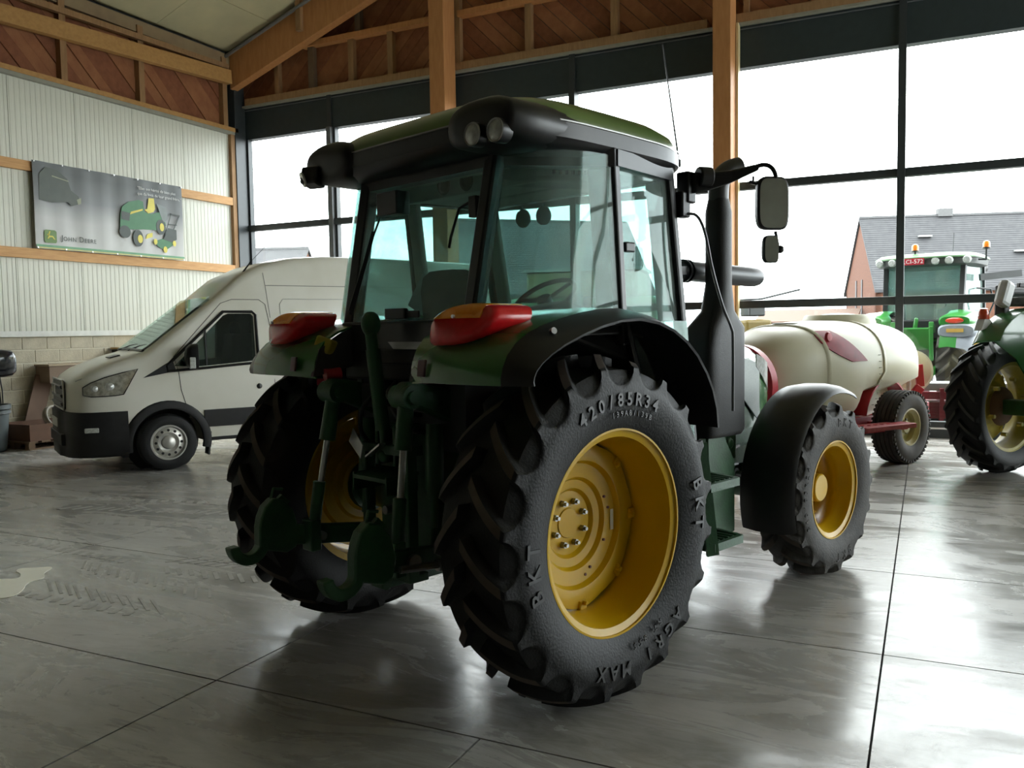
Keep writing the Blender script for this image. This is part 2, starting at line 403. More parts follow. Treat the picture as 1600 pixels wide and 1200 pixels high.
# ------------------------------------------------------------------ window wall
WY = 14.0
def ceil_z(x): return 7.45+.345*min(x+13, 12.7-(x+.3)) if x > -.3 else 7.45+.345*(x+13)
wf = MB()
wf.prism([(-13.3, 6.4), (12.7, 6.4), (12.7, 7.45), (-.3, ceil_z(-.3)), (-13.3, 7.45)], WY+.10, WY+.30, 'XZ')
wf = wf.build('wall_front', DKI, smooth=0); tag(wf, kind='structure')
ME = [-12.97, -10.72, -8.17, -5.54, -2.90, -.37, 2.18, 4.73, 7.28, 9.83, 12.4]
for i in range(10):
    MB().bb((ME[i]+.004, WY-.02, 5.75), (ME[i+1]-.004, WY+.16, 6.385)).build('fascia_panel', FASC, wf, smooth=0, bevel=.004)
    MB().bb((ME[i]-.05, WY-.06, 5.76), (ME[i]+.05, WY-.02, 6.385)).build('fascia_cover_strip', FRAME, wf, smooth=0)
MB().bb((-12.9, WY-.05, 6.33), (12.4, WY-.03, 6.345)).build('fascia_bead', FRAMEL, wf, smooth=0)
MB().bb((-12.9, WY-.12, 6.385), (12.4, WY+.1, 6.42)).build('grey_flashing', mat('grey_flashing', (.3,.3,.25), .6), wf, smooth=0)
for a, b in ((-12.8, -8.3), (-7.9, -3.2), (-2.85, 2.2), (2.2, 12.4)):
    MB().bb((a, WY-.14, 6.42), (b, WY+.08, 6.55)).build('bottom_plate', STUD, wf, smooth=0)
def gable(poly, n): MB().prism(poly, WY+.02-.003*(n % 3), WY+.06, 'XZ').build('wall_board', pm[(n*3 // 2) % 2], wf, smooth=0)
cp = (-.345, 1, 7.45+.345*13)
boards([cp], (-13, -8.2, 6.42, 9.0), 1, .21, gable)
boards([cp], (-8.15, -3.0, 6.42, 9.0), -1, .21, gable)
boards([cp], (-2.95, 2.2, 6.42, 8.0), -1, .21, gable)
MB().bb((2.2, WY+.02, 6.42), (12.4, WY+.06, 7.45)).build('wall_board', PLY, wf, smooth=0)
for x, z0, z1, w, m in ((-11.98, 6.55, 7.3, .10, STUD), (-11.10, 6.48, 7.5, .13, mat('dark_stud', (.13,.085,.05), .7)), (-10.13, 6.55, 7.36, .12, STUD), (-9.22, 6.55, 7.36, .12, STUD), (-9.95, 7.46, 8.2, .12, mat('dark_stud', (.1,.06,.03))), (-6.34, 6.55, 7.36, .12, STUD), (-4.76, 6.55, 7.36, .12, STUD), (-5.5, 7.46, 9, .1, STUD), (-7.75, 6.42, 9, .10, STUD), (-2.6, 6.42, 8, .08, STUD), (-.37, 6.55, 8, .10, STUD)):
    MB().bb((x-w/2, WY-.10, z0), (x+w/2, WY+.03, z1)).build('stud', m, wf, smooth=0)
for a, b in ((-11.3, -8.2), (-7.72, -3.05), (-2.8, 2.2)):
    MB().bb((a, WY-.16, 7.36), (b, WY+.03, 7.46)).build('girt', WOOD, wf, smooth=0)
# laminated rafter under the roof
rf_ = MB().prism([(-12.92, 6.70), (-.3, 6.70+.345*12.62), (-.3, 7.42+.345*12.62), (-12.92, 7.42)], WY-.42, WY-.22, 'XZ').build('laminated_rafter', WOOD, wf, smooth=0, bevel=.006)
MB().tube([(-12.98, WY-.5, 7.33), (-7, WY-.5, 7.33+.345*5.98)], .035, 8).build('conduit_pipe', mat('pipe_grey', (.14,.14,.13), .5), wf)
MB().box((-11.05, WY-.36, 7.95), (.12, .30, .8)).build('rafter_strut', STUD, wf, smooth=0)
# posts
for i, (a, b, z1) in enumerate(((-8.09, -7.78, 8.9), (-3.02, -2.745, 10.5))):
    p = MB().bb((a, 13.45, 0), (b, 13.86, z1)).build('trim_%d' % (i+2), WOOD, smooth=0, bevel=.008, bseg=1); tag(p, kind='structure')
STRIP = mat('pale_timber_edge', (.62, .50, .27), .5)
MB().bb((-2.735, 13.80, .1), (-2.70, 13.95, 6.4)).build('post_edge_strip', STRIP, bpy.data.objects['trim_3'], smooth=0)
# glazed bays
for i in range(10):
    w = thing('window_%d' % (i+1), (0, 0, 0), kind='structure'); a, b = ME[i], ME[i+1]
    MB().bb((a-.055, WY-.10, .0), (a+.055, WY+.12, 5.76)).build('mullion', FRAMEL if i < 2 else FRAME, w, smooth=0, bevel=.006)
    if i in (0, 1):
        MB().bb((a+.055, WY-.02, .0), (a+.11, WY+.10, 5.76)).build('mullion_edge', FRAME, w, smooth=0)
    if i == 9: MB().bb((b-.055, WY-.10, .0), (b+.055, WY+.12, 5.76)).build('mullion', FRAME, w, smooth=0)
    for z in (2.03, 3.905): MB().bb((a+.055, WY-.06, z-.062), (b-.055, WY+.08, z+.062)).build('transom', FRAME, w, smooth=0, bevel=.01)
    MB().bb((a+.055, WY-.06, .0), (b-.055, WY+.08, .24)).build('sill', FRAME, w, smooth=0, bevel=.006)
    MB().bb((a+.055, WY-.065, .13), (b-.055, WY-.058, .155)).build('sill_strip', mat('sill_alu', (.7,.7,.7), .3), w, smooth=0)
    for z0, z1 in ((.24, 1.968), (2.092, 3.843), (3.967, 5.76)):
        MB().bb((a+.05, WY+.005, z0), (b-.05, WY+.011, z1)).build('pane', GLASSW, w, smooth=0)

# ------------------------------------------------------------------ other walls and the roof
wb = MB().bb((-13.3, -9.25, 0), (12.7, -9.0, 12)).build('wall_back', mat('dark_store_wall', (.10,.095,.085), .9), smooth=0); tag(wb, kind='structure')
wr = MB()
wr.bb((12.4, -9.2, 0), (12.6, 14.3, .3)).bb((12.4, -9.2, 6.9), (12.6, 14.3, 7.6)).bb((12.4, -9.2, .3), (12.6, 6.8, 6.9))
for y in (10.4, 14.1): wr.bb((12.4, y-.12, .3), (12.6, y+.12, 6.9))
wr = wr.build('wall_right', PANEL, smooth=0); tag(wr, kind='structure')
for k in range(2):
    w = thing('window_%d' % (11+k), (0, 0, 0), kind='structure'); y = 6.8+3.6*k
    MB().bb((12.47, y, .3), (12.476, y+3.48, 6.9)).build('pane', GLASSW, w, smooth=0)
    for z in (2.2, 4.4): MB().bb((12.44, y, z-.05), (12.5, y+3.48, z+.05)).build('transom', FRAME, w, smooth=0)
ce = MB()
th = .12
ce.prism([(-13.4, 7.45+.345*-.4+th), (-.3, ceil_z(-.3)+th), (-.3, ceil_z(-.3)+.35), (-13.4, 7.7)], -9.3, 14.5, 'XZ')
ce.prism([(-.3, ceil_z(-.3)+th), (12.7, ceil_z(12.7)+th), (12.7, ceil_z(12.7)+.3), (-.3, ceil_z(-.3)+.35)], -9.3, 14.5, 'XZ')
ce = ce.build('ceiling', CEIL, smooth=0); tag(ce, kind='structure')
sl = math.atan(.345)
pc = None
for i in range(11):
    for j in range(13):
        x = -12.98+i*1.15; y = 13.6-(j+1)*1.8
        if pc is None:
            pc = MB().bb((.004, .004, 0), (1.15/cos(sl)-.004, 1.8-.004, .03)).build('ceiling_board', CEIL, ce, smooth=0); o = pc
        else: o = dup(pc)
        o.location = (x, y, 7.45+.345*(x+13)+.02); o.rotation_euler = (0, -sl, 0)

# ------------------------------------------------------------------ outside ground
yd = MB().bb((-70, 14.3, -.3), (80, 120, -.06)).build('yard_ground', mat('yard_asphalt', (.16,.155,.15), .85, col2=(.11,.105,.10), nscale=.8, bump=.3, bscale=30), smooth=0); tag(yd, kind='structure')
# pale tyre prints left on the concrete
PRM = mat('print_dust', (.46, .45, .42), .6, 0, .3, (.30, .29, .27), 14)
def prints(a, b, n, w, l, ang, m=PRM):
    mb = MB(); a = Vector(a); b = Vector(b); d = (b-a).normalized(); nn = Vector((-d.y, d.x)); th_ = math.atan2(d.y, d.x)
    for k in range(n):
        p = a+(b-a)*(k/(n-1))
        mb.box((p.x+random.uniform(-.01,.01), p.y+random.uniform(-.01,.01), .0012), (w, l*random.uniform(.7,1.1), .0015), (0, 0, th_+ang))
    o = mb.build('tyre_print', m, fl, smooth=0); o['kind'] = 'stuff'; return o
prints((-5.45, 3.55), (-4.35, 3.56), 11, .045, .085, .35)
prints((-5.35, 3.75), (-4.30, 3.72), 11, .02, .32, 1.05)
prints((-6.70, 4.48), (-5.40, 4.40), 13, .05, .10, .3)
prints((-5.6, 4.2), (-4.2, 4.05), 14, .018, .30, .9)
prints((-7.9, 5.95), (-5.6, 6.50), 18, .07, .16, .4)
prints((-7.6, 5.60), (-5.4, 6.10), 18, .05, .20, -.5)
prints((-6.9, 5.25), (-5.2, 5.60), 12, .05, .20, .6)
prints((-5.0, 4.6), (-4.0, 4.75), 10, .03, .26, -.7)
prints((-4.9, 4.35), (-3.7, 4.45), 12, .03, .22, .8)

# ================================================================== tyres
def tyre(Rc, Rs, rb, hw, rw, nl, dirn=1, lugh=.05, shear=.25, vd=.075):
    """Agricultural tyre about the local Y axis. Rc crown radius, Rs shoulder radius, rb bead radius, hw half tread width, rw half rim width.
    Left and right bars are offset by half a pitch; the outer ends of the bars run down into the sidewall."""
    mb = MB(); pitch = 2*pi/nl
    ts = [-.5, -.42, -.34, -.27, -.21, -.165, -.13, -.10, -.075, .0, .075, .10, .13, .165, .21, .27, .34, .42]
    def lug(t, sharp, wtop):
        a = abs(t)
        if a <= wtop: return 1.0
        x = min(1, (a-wtop)/sharp); return 1-math.sqrt(max(0, 1-(1-x)**2)) if sharp > .3 else 1-x*x*(3-2*x)
    side_rows = [(rw, rb), (rw+.012, rb+.02), (rw+.028, rb+(Rs-rb)*.25), (hw+.018, rb+(Rs-rb)*.46), (hw+.018, rb+(Rs-rb)*.60), (hw+.014, rb+(Rs-rb)*.70)]
    vr = Rs-vd      # void radius at the shoulder
    nf = 7
    finger = [(hw+.010-.012*k/nf, rb+(Rs-rb)*.70+(Rs-rb-(Rs-rb)*.70)*(k+1)/nf) for k in range(nf)]
    tread = [.985, .93, .85, .72, .58, .44, .30, .17, .08, .055, .0]
    for sd in (1, -1):
        cols = []; off = 0 if sd > 0 else pitch/2
        for k in range(nl):
            for t in ts:
                col = []
                rtop = vr+(Rs-vr)*lug(t, .42, .08)
                base = (k+t)*pitch+off
                for a, r in side_rows: col.append((a, r, base))
                for a, r in finger:
                    r2 = min(r, rtop); col.append((a if r2 == r else hw+.004, r2, base))
                for f in tread:
                    a = hw*f; rt = Rc-(Rc-Rs)*f**2.2
                    rv = Rc-lugh-.012*f*f if f < .9 else vr+(Rc-lugh-.012-vr)*(1-f)/.1*.9
                    if f > .95: l = lug(t, .42, .08)
                    elif f < .06: l = 0
                    else: l = lug(t, .075+.10*max(0, f-.6), .10)
                    th = base+dirn*shear*(1-f)**1.15
                    col.append((a, rv+(rt-rv)*l, th))
                cols.append(col)
        n = len(cols); m = len(cols[0]); vs = []; fs = []
        for c in cols:
            for a, r, th in c: vs.append((-cos(th)*r, sd*a, sin(th)*r))
        for i in range(n):
            j = (i+1) % n
            for q in range(m-1):
                f4 = (i*m+q, j*m+q, j*m+q+1, i*m+q+1)
                top = q >= m-len(tread)+1 and q < m-3 and .0-.11 < ts[i % len(ts)] < .095
                mb.mi = 1 if top else 0; mb.add([vs[z_] for z_ in f4], [(0, 1, 2, 3)])
        mb.mi = 0
    return mb
def arc_text(mb, txt, rad, y, size, ang0, step, up=1, flip=1, depth=.006, thick=False):
    """letters raised from a sidewall, set along an arc; ang measured from +X over the top; y = outward side (sign)"""
    n = len(txt)
    for i, chh in enumerate(txt):
        if chh == ' ': continue
        vs, fs = text_mb(chh, size, depth, bold=True)
        a = ang0-(i-(n-1)/2)*step*up
        e1 = Vector((sin(a), 0, -cos(a)))*up; e2 = Vector((cos(a), 0, sin(a)))*up
        c = Vector((cos(a)*rad, y, sin(a)*rad))
        mb.add([c+e1*v.x+e2*v.y+Vector((0, math.copysign(1, y)*v.z, 0)) for v in vs], fs)
def disc_lobed(mb, prof, n=96, lobes=8, amp=.02, y_sign=1):
    rg = []; k = len(prof)
    for i in range(n):
        t = 2*pi*i/n; w = abs(cos(lobes*t/2))
        rg.append([(cos(t)*(r if q < k-1 else r-amp*(1-w)**.6), a*y_sign, sin(t)*(r if q < k-1 else r-amp*(1-w)**.6)) for q, (r, a) in enumerate(prof)])
    vs = [p for q in rg for p in q]; fs = []
    for i in range(n):
        j = (i+1) % n
        for q in range(k-1): fs.append((i*k+q, j*k+q, j*k+q+1, i*k+q+1))
    return mb.add(vs, fs)

def wheel(parent, c, s, kind, tyre_me, name='wheel_rim', M_=None, steer=0):
    """s=-1 right side (outer face towards -Y). kind: dict of sizes. Outer face at local y=s*rw."""
    K = kind; mr = M_ or YEL
    Rr = K['Rr']; rw = K['rw']; d = K['dish']
    mb = MB()
    prof = [(Rr, rw), (Rr+.004, rw-.006), (Rr, rw-.014), (Rr-.022, rw-.018), (Rr-.030, rw-.05), (Rr-.035, rw-.09), (Rr-.062, rw-.12), (Rr-.066, rw-.17), (Rr-.06, rw-.21), (Rr-.035, -rw+.06), (Rr-.03, -rw+.02), (Rr, -rw+.01), (Rr, -rw)]
    prof2 = [(r-.009, a) for r, a in prof[::-1]]
    mb.lathe([(r, a*s*-1*-1) for r, a in [(p[0], p[1]*s) for p in prof+prof2]], n=72, close=True)
    w = mb.build(name, mr, parent, smooth=40); w.location = c; w.rotation_euler = (0, 0, steer)
    Ri = Rr-.07
    yo = rw-d
    if kind.get('front'):
        dp = [(0, yo), (.085, yo), (.10, yo-.02), (.15, yo-.06), (.19, yo-.10), (.235, yo-.10), (Ri-.012, yo-.045), (Ri, yo-.04)]
        am, lo = .03, 6
    else:
        dp = [(0, yo), (.115, yo), (.15, yo), (.165, yo+.018), (.205, yo+.022), (.22, yo+.042), (.285, yo+.05), (.30, yo+.075), (.36, yo+.085), (Ri-.004, yo+.08)]
        am, lo = .014, 8
    m2 = MB(); disc_lobed(m2, dp, lobes=lo, amp=am, y_sign=s); disc_lobed(m2, [(r, a-.012) for r, a in dp], lobes=lo, amp=am, y_sign=s)
    dk = m2.build('wheel_disc', mr, w, smooth=30)
    hb = MB()
    if kind.get('front'):
        hb.lathe([(0, (yo+.10)*s), (.088, (yo+.10)*s), (.095, (yo+.092)*s), (.097, (yo)*s), (.12, (yo-.03)*s)], n=32)
    else:
        hb.lathe([(0, (yo+.006)*s), (.068, (yo+.006)*s), (.071, (yo+.002)*s), (.072, (yo-.004)*s)], n=32)
    hb.build('hub', mr, w, smooth=30)
    bolt = None
    nb = 8
    for k in range(nb):
        t = 2*pi*(k+.5)/nb
        rr = .105 if not kind.get('front') else .175
        yy = yo if not kind.get('front') else yo-.085
        if bolt is None: bolt = MB().cyl((0, yy*s, 0), (0, (yy+.022)*s, 0), .0155, n=6).cyl((0, (yy+.02)*s, 0), (0, (yy+.036)*s, 0), .009, n=8).build('wheel_bolt', STEELD if not kind.get('front') else mr, w); o = bolt
        else: o = dup(bolt)
        o.location = (cos(t)*rr, 0, sin(t)*rr)
    lg = None
    for k in range(lo):
        t = 2*pi*k/lo
        if lg is None: lg = MB().box((Ri-.015, (yo+(.08 if not kind.get('front') else -.04))*s, 0), (.06, .03, .05)).cyl((Ri-.035, (yo+.07 if not kind.get('front') else yo-.05)*s, 0), (Ri-.035, (yo+(.115 if not kind.get('front') else 0))*s, 0), .012, n=6).build('rim_lug', mr, w, smooth=0, bevel=.004, bseg=1); o = lg
        else: o = dup(lg)
        o.rotation_euler = (0, -t, 0)
    if not kind.get('front'):
        for (a, r) in ((25, .235), (10, .245), (-28, .235), (-65, .245), (-75, .26)):
            t = R(a); MB().cyl((cos(t)*r, (yo+.04)*s, sin(t)*r), (cos(t)*r, (yo+.0515)*s, sin(t)*r), .007, n=8).build('disc_hole', mat('hole_dark', (.12,.03,.01)), w)
        MB().box((.265, (yo+.052)*s, -.02), (.022, .002, .10)).build('sticker', mat('sticker_white', (.6,.58,.5), .5), w, smooth=0)
    ty = bpy.data.objects.new('tyre', tyre_me); COL.objects.link(ty); ty.parent = w
    return w, ty

TR = thing('tractor', (-2.2626, 3.9309, 0), R(70.79), 'large green farm tractor with yellow wheels and closed cab in the middle of the hall', 'tractor')
ZR, ZF, WBX = .778, .575, 2.595
DUSTR = mat('dusty_tread', (.10,.078,.064), .75, 0, .3, (.055,.045,.038), 8)
tb = tyre(.793, .737, .462, .205, .182, 20, lugh=.060, shear=.27)
tyo = tb.build('tyre', [RUB, DUSTR], smooth=50, weld=True); REAR_ME = tyo.data; bpy.data.objects.remove(tyo)
tb = tyre(.598, .562, .330, .160, .145, 17, lugh=.050, shear=.27, vd=.06)
tyo = tb.build('tyre', [RUBW, DUSTR], smooth=50, weld=True); FRONT_ME = tyo.data; bpy.data.objects.remove(tyo)
KR = dict(Rr=.466, rw=.186, dish=.30); KF = dict(Rr=.333, rw=.152, dish=.20, front=True)
yr = 1.103-.186
w1, ty1 = wheel(TR, (0, -yr, ZR), -1, KR, REAR_ME)
w2, ty2 = wheel(TR, (0, yr, ZR), 1, KR, REAR_ME); ty2.rotation_euler = (0, .13, 0)
yf = .922-.152
w3, ty3 = wheel(TR, (WBX, -yf, ZF), -1, KF, FRONT_ME, steer=R(-1))
w4, ty4 = wheel(TR, (WBX, yf, ZF), 1, KF, FRONT_ME, steer=R(-1))
# raised lettering on the outer sidewalls (angles from +X counter-clockwise seen from -Y)
LET = mat('lettering_rubber', (.022,.022,.023), .42)
def word(par, m, *a, **k):
    q = MB(); arc_text(q, *a, **k); q.build('sidewall_lettering', m, par, smooth=0)
Y_ = -.2275
word(w1, LET, '420/85R34', .595, Y_, .082, R(93), R(6.3)); word(w1, LET, '139A8/139B', .535, Y_+.003, .035, R(84), R(3.2))
word(w1, LET, 'AGRI MAX', .605, Y_, .088, R(-78), R(8.2)); word(w1, LET, 'RT 855', .525, Y_+.003, .042, R(-72), R(4.4))
word(w1, LET, 'BKT', .585, Y_, .10, R(186), R(9.5)); word(w1, LET, 'BKT', .585, Y_, .10, R(5), R(9.5))
word(w3, RUBW, 'BKT', .455, -.178, .075, R(80), R(10.5)); word(w3, RUBW, 'BKT', .455, -.178, .075, R(-80), R(10.5)); word(w3, RUBW, '340/85R24', .465, -.178, .05, R(180), R(6))

def P(name, mb, m, parent=TR, **k): return mb.build(name, m, parent, **k)

# ------------------------------------------------------------------ chassis, axle housings, engine
mb = MB(); mb.loft([ring(x, 0, 0, 0, 0, seg=4) for x in ()]) if 0 else None
mb = MB()
def yz_ring(x, cy, cz, hy, hz, n=4, seg=24): 
    return [(x, p[0], p[1]) for p in [(cy+a, cz+b) for a, b in [(math.copysign(abs(cos(t))**(2/n), cos(t))*hy, math.copysign(abs(sin(t))**(2/n), sin(t))*hz) for t in [2*pi*i/seg for i in range(seg)]]]]
mb.loft([yz_ring(-.34, 0, .86, .17, .28, 6), yz_ring(-.33, 0, .86, .21, .33, 6), yz_ring(.25, 0, .84, .24, .34, 6), yz_ring(.4, 0, .82, .20, .26, 5), yz_ring(1.3, 0, .85, .21, .24, 5), yz_ring(1.35, 0, .92, .26, .34, 6), yz_ring(1.9, 0, .95, .27, .36, 6)])
P('transmission_housing', mb, GREENP, smooth=40, bevel=.01)
for s in (-1, 1):
    mb = MB()
    mb.cyl((0, s*.2, ZR), (0, s*.55, ZR), .19, .13, 24); mb.cyl((0, s*.55, ZR), (0, s*.78, ZR), .12, .12, 24); mb.cyl((0, s*.74, ZR), (0, s*.785, ZR), .15, .15, 20)
    P('rear_axle', mb, GREENP)
mb = MB(); mb.loft([yz_ring(1.85, 0, 1.0, .25, .30, 5), yz_ring(2.8, 0, 1.0, .25, .28, 5)]); mb.bb((1.9, -.31, .72), (2.9, -.25, .84)); mb.bb((1.9, .25, .72), (2.9, .31, .84))
P('engine_block', mb, GREENP, smooth=40)
mb = MB(); mb.loft([[(WBX+.09*cos(t), y, ZF+.0+k*sin(t)) for t in [2*pi*i/16 for i in range(16)]] for y, k in ((-.66, .07), (-.45, .075), (-.2, .13), (.2, .13), (.45, .075), (.66, .07))])
for s in (-1, 1): mb.cyl((WBX, s*.5, ZF), (WBX, s*.69, ZF), .13, .13, 20); mb.bb((WBX-.07, s*.5-.03, ZF-.16), (WBX+.07, s*.5+.03, ZF+.18))
P('front_axle', mb, GREENP, smooth=40)
mb = MB(); mb.tube([(WBX-.13, -.5, ZF+.05), (WBX-.13, .0, ZF+.06), (WBX-.13, .5, ZF+.05)], .022); mb.cyl((WBX-.13, -.25, ZF+.06), (WBX-.13, .25, ZF+.06), .035)
P('steering_cylinder', mb, STEELD)
P('front_frame', MB().bb((2.4, -.2, .62), (2.85, -.14, .9)).bb((2.4, .14, .62), (2.85, .2, .9)).bb((2.80, -.22, .6), (2.90, .22, .95)), GREENP, smooth=0, bevel=.01)
P('driveshaft', MB().cyl((1.3, 0, .56), (2.5, 0, .56), .035), BLK)

# ------------------------------------------------------------------ bonnet
mb = MB(); rg = []
def hood_ring(x, hw, zt, zb, n=26):
    pts = [(-hw*.97, zb), (-hw, zb+.12), (-hw*1.02, zt-.26), (-hw*.97, zt-.13), (-hw*.80, zt-.035), (-hw*.5, zt-.006), (0, zt), (hw*.5, zt-.006), (hw*.80, zt-.035), (hw*.97, zt-.13), (hw*1.02, zt-.26), (hw, zb+.12), (hw*.97, zb)]
    return [(x, y, z) for y, z in pts]
for x, hw, zt, zb in ((1.32, .42, 1.70, 1.06), (1.7, .41, 1.675, 1.03), (2.1, .395, 1.64, 1.0), (2.4, .375, 1.60, .97), (2.58, .355, 1.555, .97), (2.72, .33, 1.50, .97), (2.81, .295, 1.43, .98), (2.85, .25, 1.34, 1.0)): rg.append(hood_ring(x, hw, zt, zb))
mb.loft(rg); P('bonnet', mb, GREEN, smooth=50)
mb = MB()
for s in (-1, 1):
    g = []
    for x, hw, z0, z1 in ((1.75, .424, 1.48, 1.52), (2.05, .411, 1.38, 1.51), (2.28, .394, 1.20, 1.47), (2.45, .381, 1.08, 1.44), (2.56, .368, 1.0, 1.41)):
        g.append([(x, s*(hw), z0+(z1-z0)*k/4) for k in range(5)])
    mb.sheet(g, .006*s)
P('grille_side_panel', mb, mat('grille_silver', (.36,.39,.38), .5, .2, nscale=80))
P('yellow_stripe', MB().prism([(1.40, 1.50), (2.35, 1.475), (2.35, 1.495), (1.40, 1.535)], -.425, -.43, 'XZ'), YEL, smooth=0) if 0 else None
for s in (-1, 1):
    mb = MB(); g = []
    for x, hw, z0, z1 in ((2.50, .376, 1.40, 1.49), (2.62, .358, 1.32, 1.46), (2.73, .333, 1.24, 1.42), (2.81, .292, 1.20, 1.37)):
        g.append([(x, s*hw, z0+(z1-z0)*k/4) for k in range(5)])
    mb.sheet(g, .008*s); P('headlamp', mb, LENS)
P('nose_grille', MB().loft([[(2.84, -.24, 1.02), (2.84, .24, 1.02), (2.84, .24, 1.30), (2.84, -.24, 1.30)], [(2.88, -.20, 1.04), (2.88, .20, 1.04), (2.88, .20, 1.27), (2.88, -.20, 1.27)]]), BLK2, smooth=0)
# exhaust and its shield
mb = MB(); mb.loft([ring(1.60, -.57, .17, .11, z, 5, 28) for z in ()]) if 0 else None
rg = []
for z, hx, hy, xc in ((1.02, .20, .10, 1.60), (1.05, .215, .115, 1.60), (1.55, .215, .115, 1.60), (1.68, .20, .11, 1.62), (1.78, .11, .09, 1.64), (1.95, .078, .075, 1.65), (2.38, .078, .075, 1.65), (2.46, .06, .06, 1.65)):
    rg.append(ring(xc, -.60, hx, hy, z, 5 if z < 1.7 else 2.4, 28))
mb = MB().loft(rg); P('exhaust_shield', mb, BLK2, smooth=45)
mb = MB().tube(spline([(1.65, -.60, 2.40), (1.65, -.60, 2.52), (1.67, -.61, 2.59), (1.73, -.63, 2.64), (1.79, -.66, 2.66)], 5), .062, 18)
P('exhaust_pipe', mb, STEELD if 0 else mat('exhaust_dark', (.05,.05,.05), .4, .5))
mb = MB().tube([(1.46, -.44, 2.03), (1.6, -.44, 2.03), (2.25, -.44, 2.02), (2.35, -.44, 2.02), (2.40, -.44, 2.02), (2.43, -.44, 2.02)], [.058, .062, .066, .066, .058, .02], 20)
for x in (1.50, 1.54): mb.cyl((x-.008, -.44, 2.03), (x+.008, -.44, 2.03), .072, n=20)
mb.bar((1.05, -.66, 2.0), (1.48, -.46, 2.03), .05, .05).cyl((1.9, -.44, 1.6), (1.9, -.44, 2.0), .035)
P('air_intake', mb, BLK)

# ------------------------------------------------------------------ rear fenders
CREST = [(-.635, 1.462), (-.632, 1.50), (-.618, 1.55), (-.585, 1.61), (-.53, 1.665), (-.45, 1.705), (-.34, 1.735), (-.2, 1.758), (-.05, 1.775), (.1, 1.785), (.25, 1.785), (.38, 1.765), (.50, 1.715), (.60, 1.645), (.68, 1.56), (.74, 1.47), (.785, 1.38), (.815, 1.28), (.828, 1.18)]
EDGE = [(-.56, 1.462), (-.565, 1.480), (-.56, 1.50), (-.545, 1.525), (-.51, 1.555), (-.455, 1.588), (-.375, 1.624), (-.265, 1.662), (-.135, 1.698), (.0, 1.722), (.14, 1.728), (.28, 1.710), (.40, 1.674), (.51, 1.617), (.60, 1.549), (.68, 1.46), (.735, 1.375), (.772, 1.28), (.786, 1.18)]
def fender_grid(s, f0, f1, n=7):
    g = []
    for i, ((cx, cz), (ex, ez)) in enumerate(zip(CREST, EDGE)):
        row = []; ya = .40 if callable(f0) is False else f0(i); yb_ = 1.135 if callable(f1) is False else f1(i)
        for k in range(n):
            y = ya+(yb_-ya)*k/(n-1); f = (y-.40)/.735
            w = max(0, (f-.5)/.5)**2.6
            inn = .05*max(0, 1-i/6)*max(0, .25-f)/.25
            row.append((cx+(ex-cx)*w+inn, s*y, cz+(ez-cz)*w-.012*max(0, .2-f)/.2))
        g.append(row)
    return g
YB = lambda i: [1.0, 1.0, 1.0, 1.0, 1.0, .995, .99, .98, .965, .945, .91, .84, .72, .58, .48, .43, .41, .405, .402][i]
for s in (-1, 1):
    MB().sheet(fender_grid(s, None, YB), .012*s).build('rear_fender', GREEN, TR, smooth=60)
    MB().sheet(fender_grid(s, YB, None), .012*s).build('fender_flare', FLARE, TR, smooth=60)
    pl = [(-.60, 1.46), (-.56, 1.60), (-.40, 1.69), (-.1, 1.755), (.27, 1.765), (.55, 1.66), (.76, 1.40), (.82, 1.15), (.70, 1.15), (.4, 1.40), (.1, 1.56), (-.15, 1.58), (-.38, 1.50)]
    MB().prism(pl, s*.395, s*.42).build('inner_fender', DKI, TR, smooth=0)
    # tail lamp
    tl = MB()
    rgs = []
    leaf = chaikin([(-1.02, -1.02), (-.99, -.25), (-.87, .38), (-.55, .85), (-.1, 1.03), (.45, 1.03), (.88, .88), (1.03, .48), (.97, 0), (.72, -.45), (.35, -.76), (-.1, -.94), (-.55, -1.0)], 2)
    for k, (dx, sc) in enumerate(((.16, 1.0), (-.03, 1.0), (-.06, .95), (-.078, .82), (-.086, .5))):
        rgs.append([(-.535+dx+.035*max(0, -q[0]*s)**2+.05*max(0, q[1])**2, s*.72-q[0]*.185*sc, 1.708+q[1]*.088*sc) for q in leaf])
    tl.loft(rgs, (True, True)); o = tl.build('tail_lamp', REDL, TR, smooth=60)
    up = [[(x-.003, s*.72-max(-.17, min(.12, s*.72-y)), max(z, 1.735)+.002) for x, y, z in r_] for r_ in rgs]
    MB().loft(up, (True, True)).build('amber_lens', ORANGE, o, smooth=50)
    MB().cyl((-.625, s*.74, 1.745), (-.635, s*.74, 1.745), .008, n=8).build('lamp_screw', STEEL, o)
    0 and MB().loft([[(-.40+.14, s*(.74+q[0]*.14), 1.72+q[1]*.06) for q in [(cos(t), sin(t)) for t in [2*pi*i/24 for i in range(24)]]], [(-.50+.05*max(0, q[0]), s*(.72+q[0]*.192), 1.712+q[1]*.09) for q in [(cos(t), sin(t)) for t in [2*pi*i/24 for i in range(24)]]]]).build('lamp_housing', GREEN, TR, smooth=40)
    MB().box((-.632, s*.53, 1.525), (.012, .05, .075), (0, .15, 0)).build('reflector', mat('reflector_dark', (.09,.015,.02), .3), TR, smooth=0, bevel=.004)
    MB().cyl((-.37, s*1.055, 1.675), (-.375, s*1.075, 1.68), .014, n=16).build('fender_bolt', STEELD, TR)

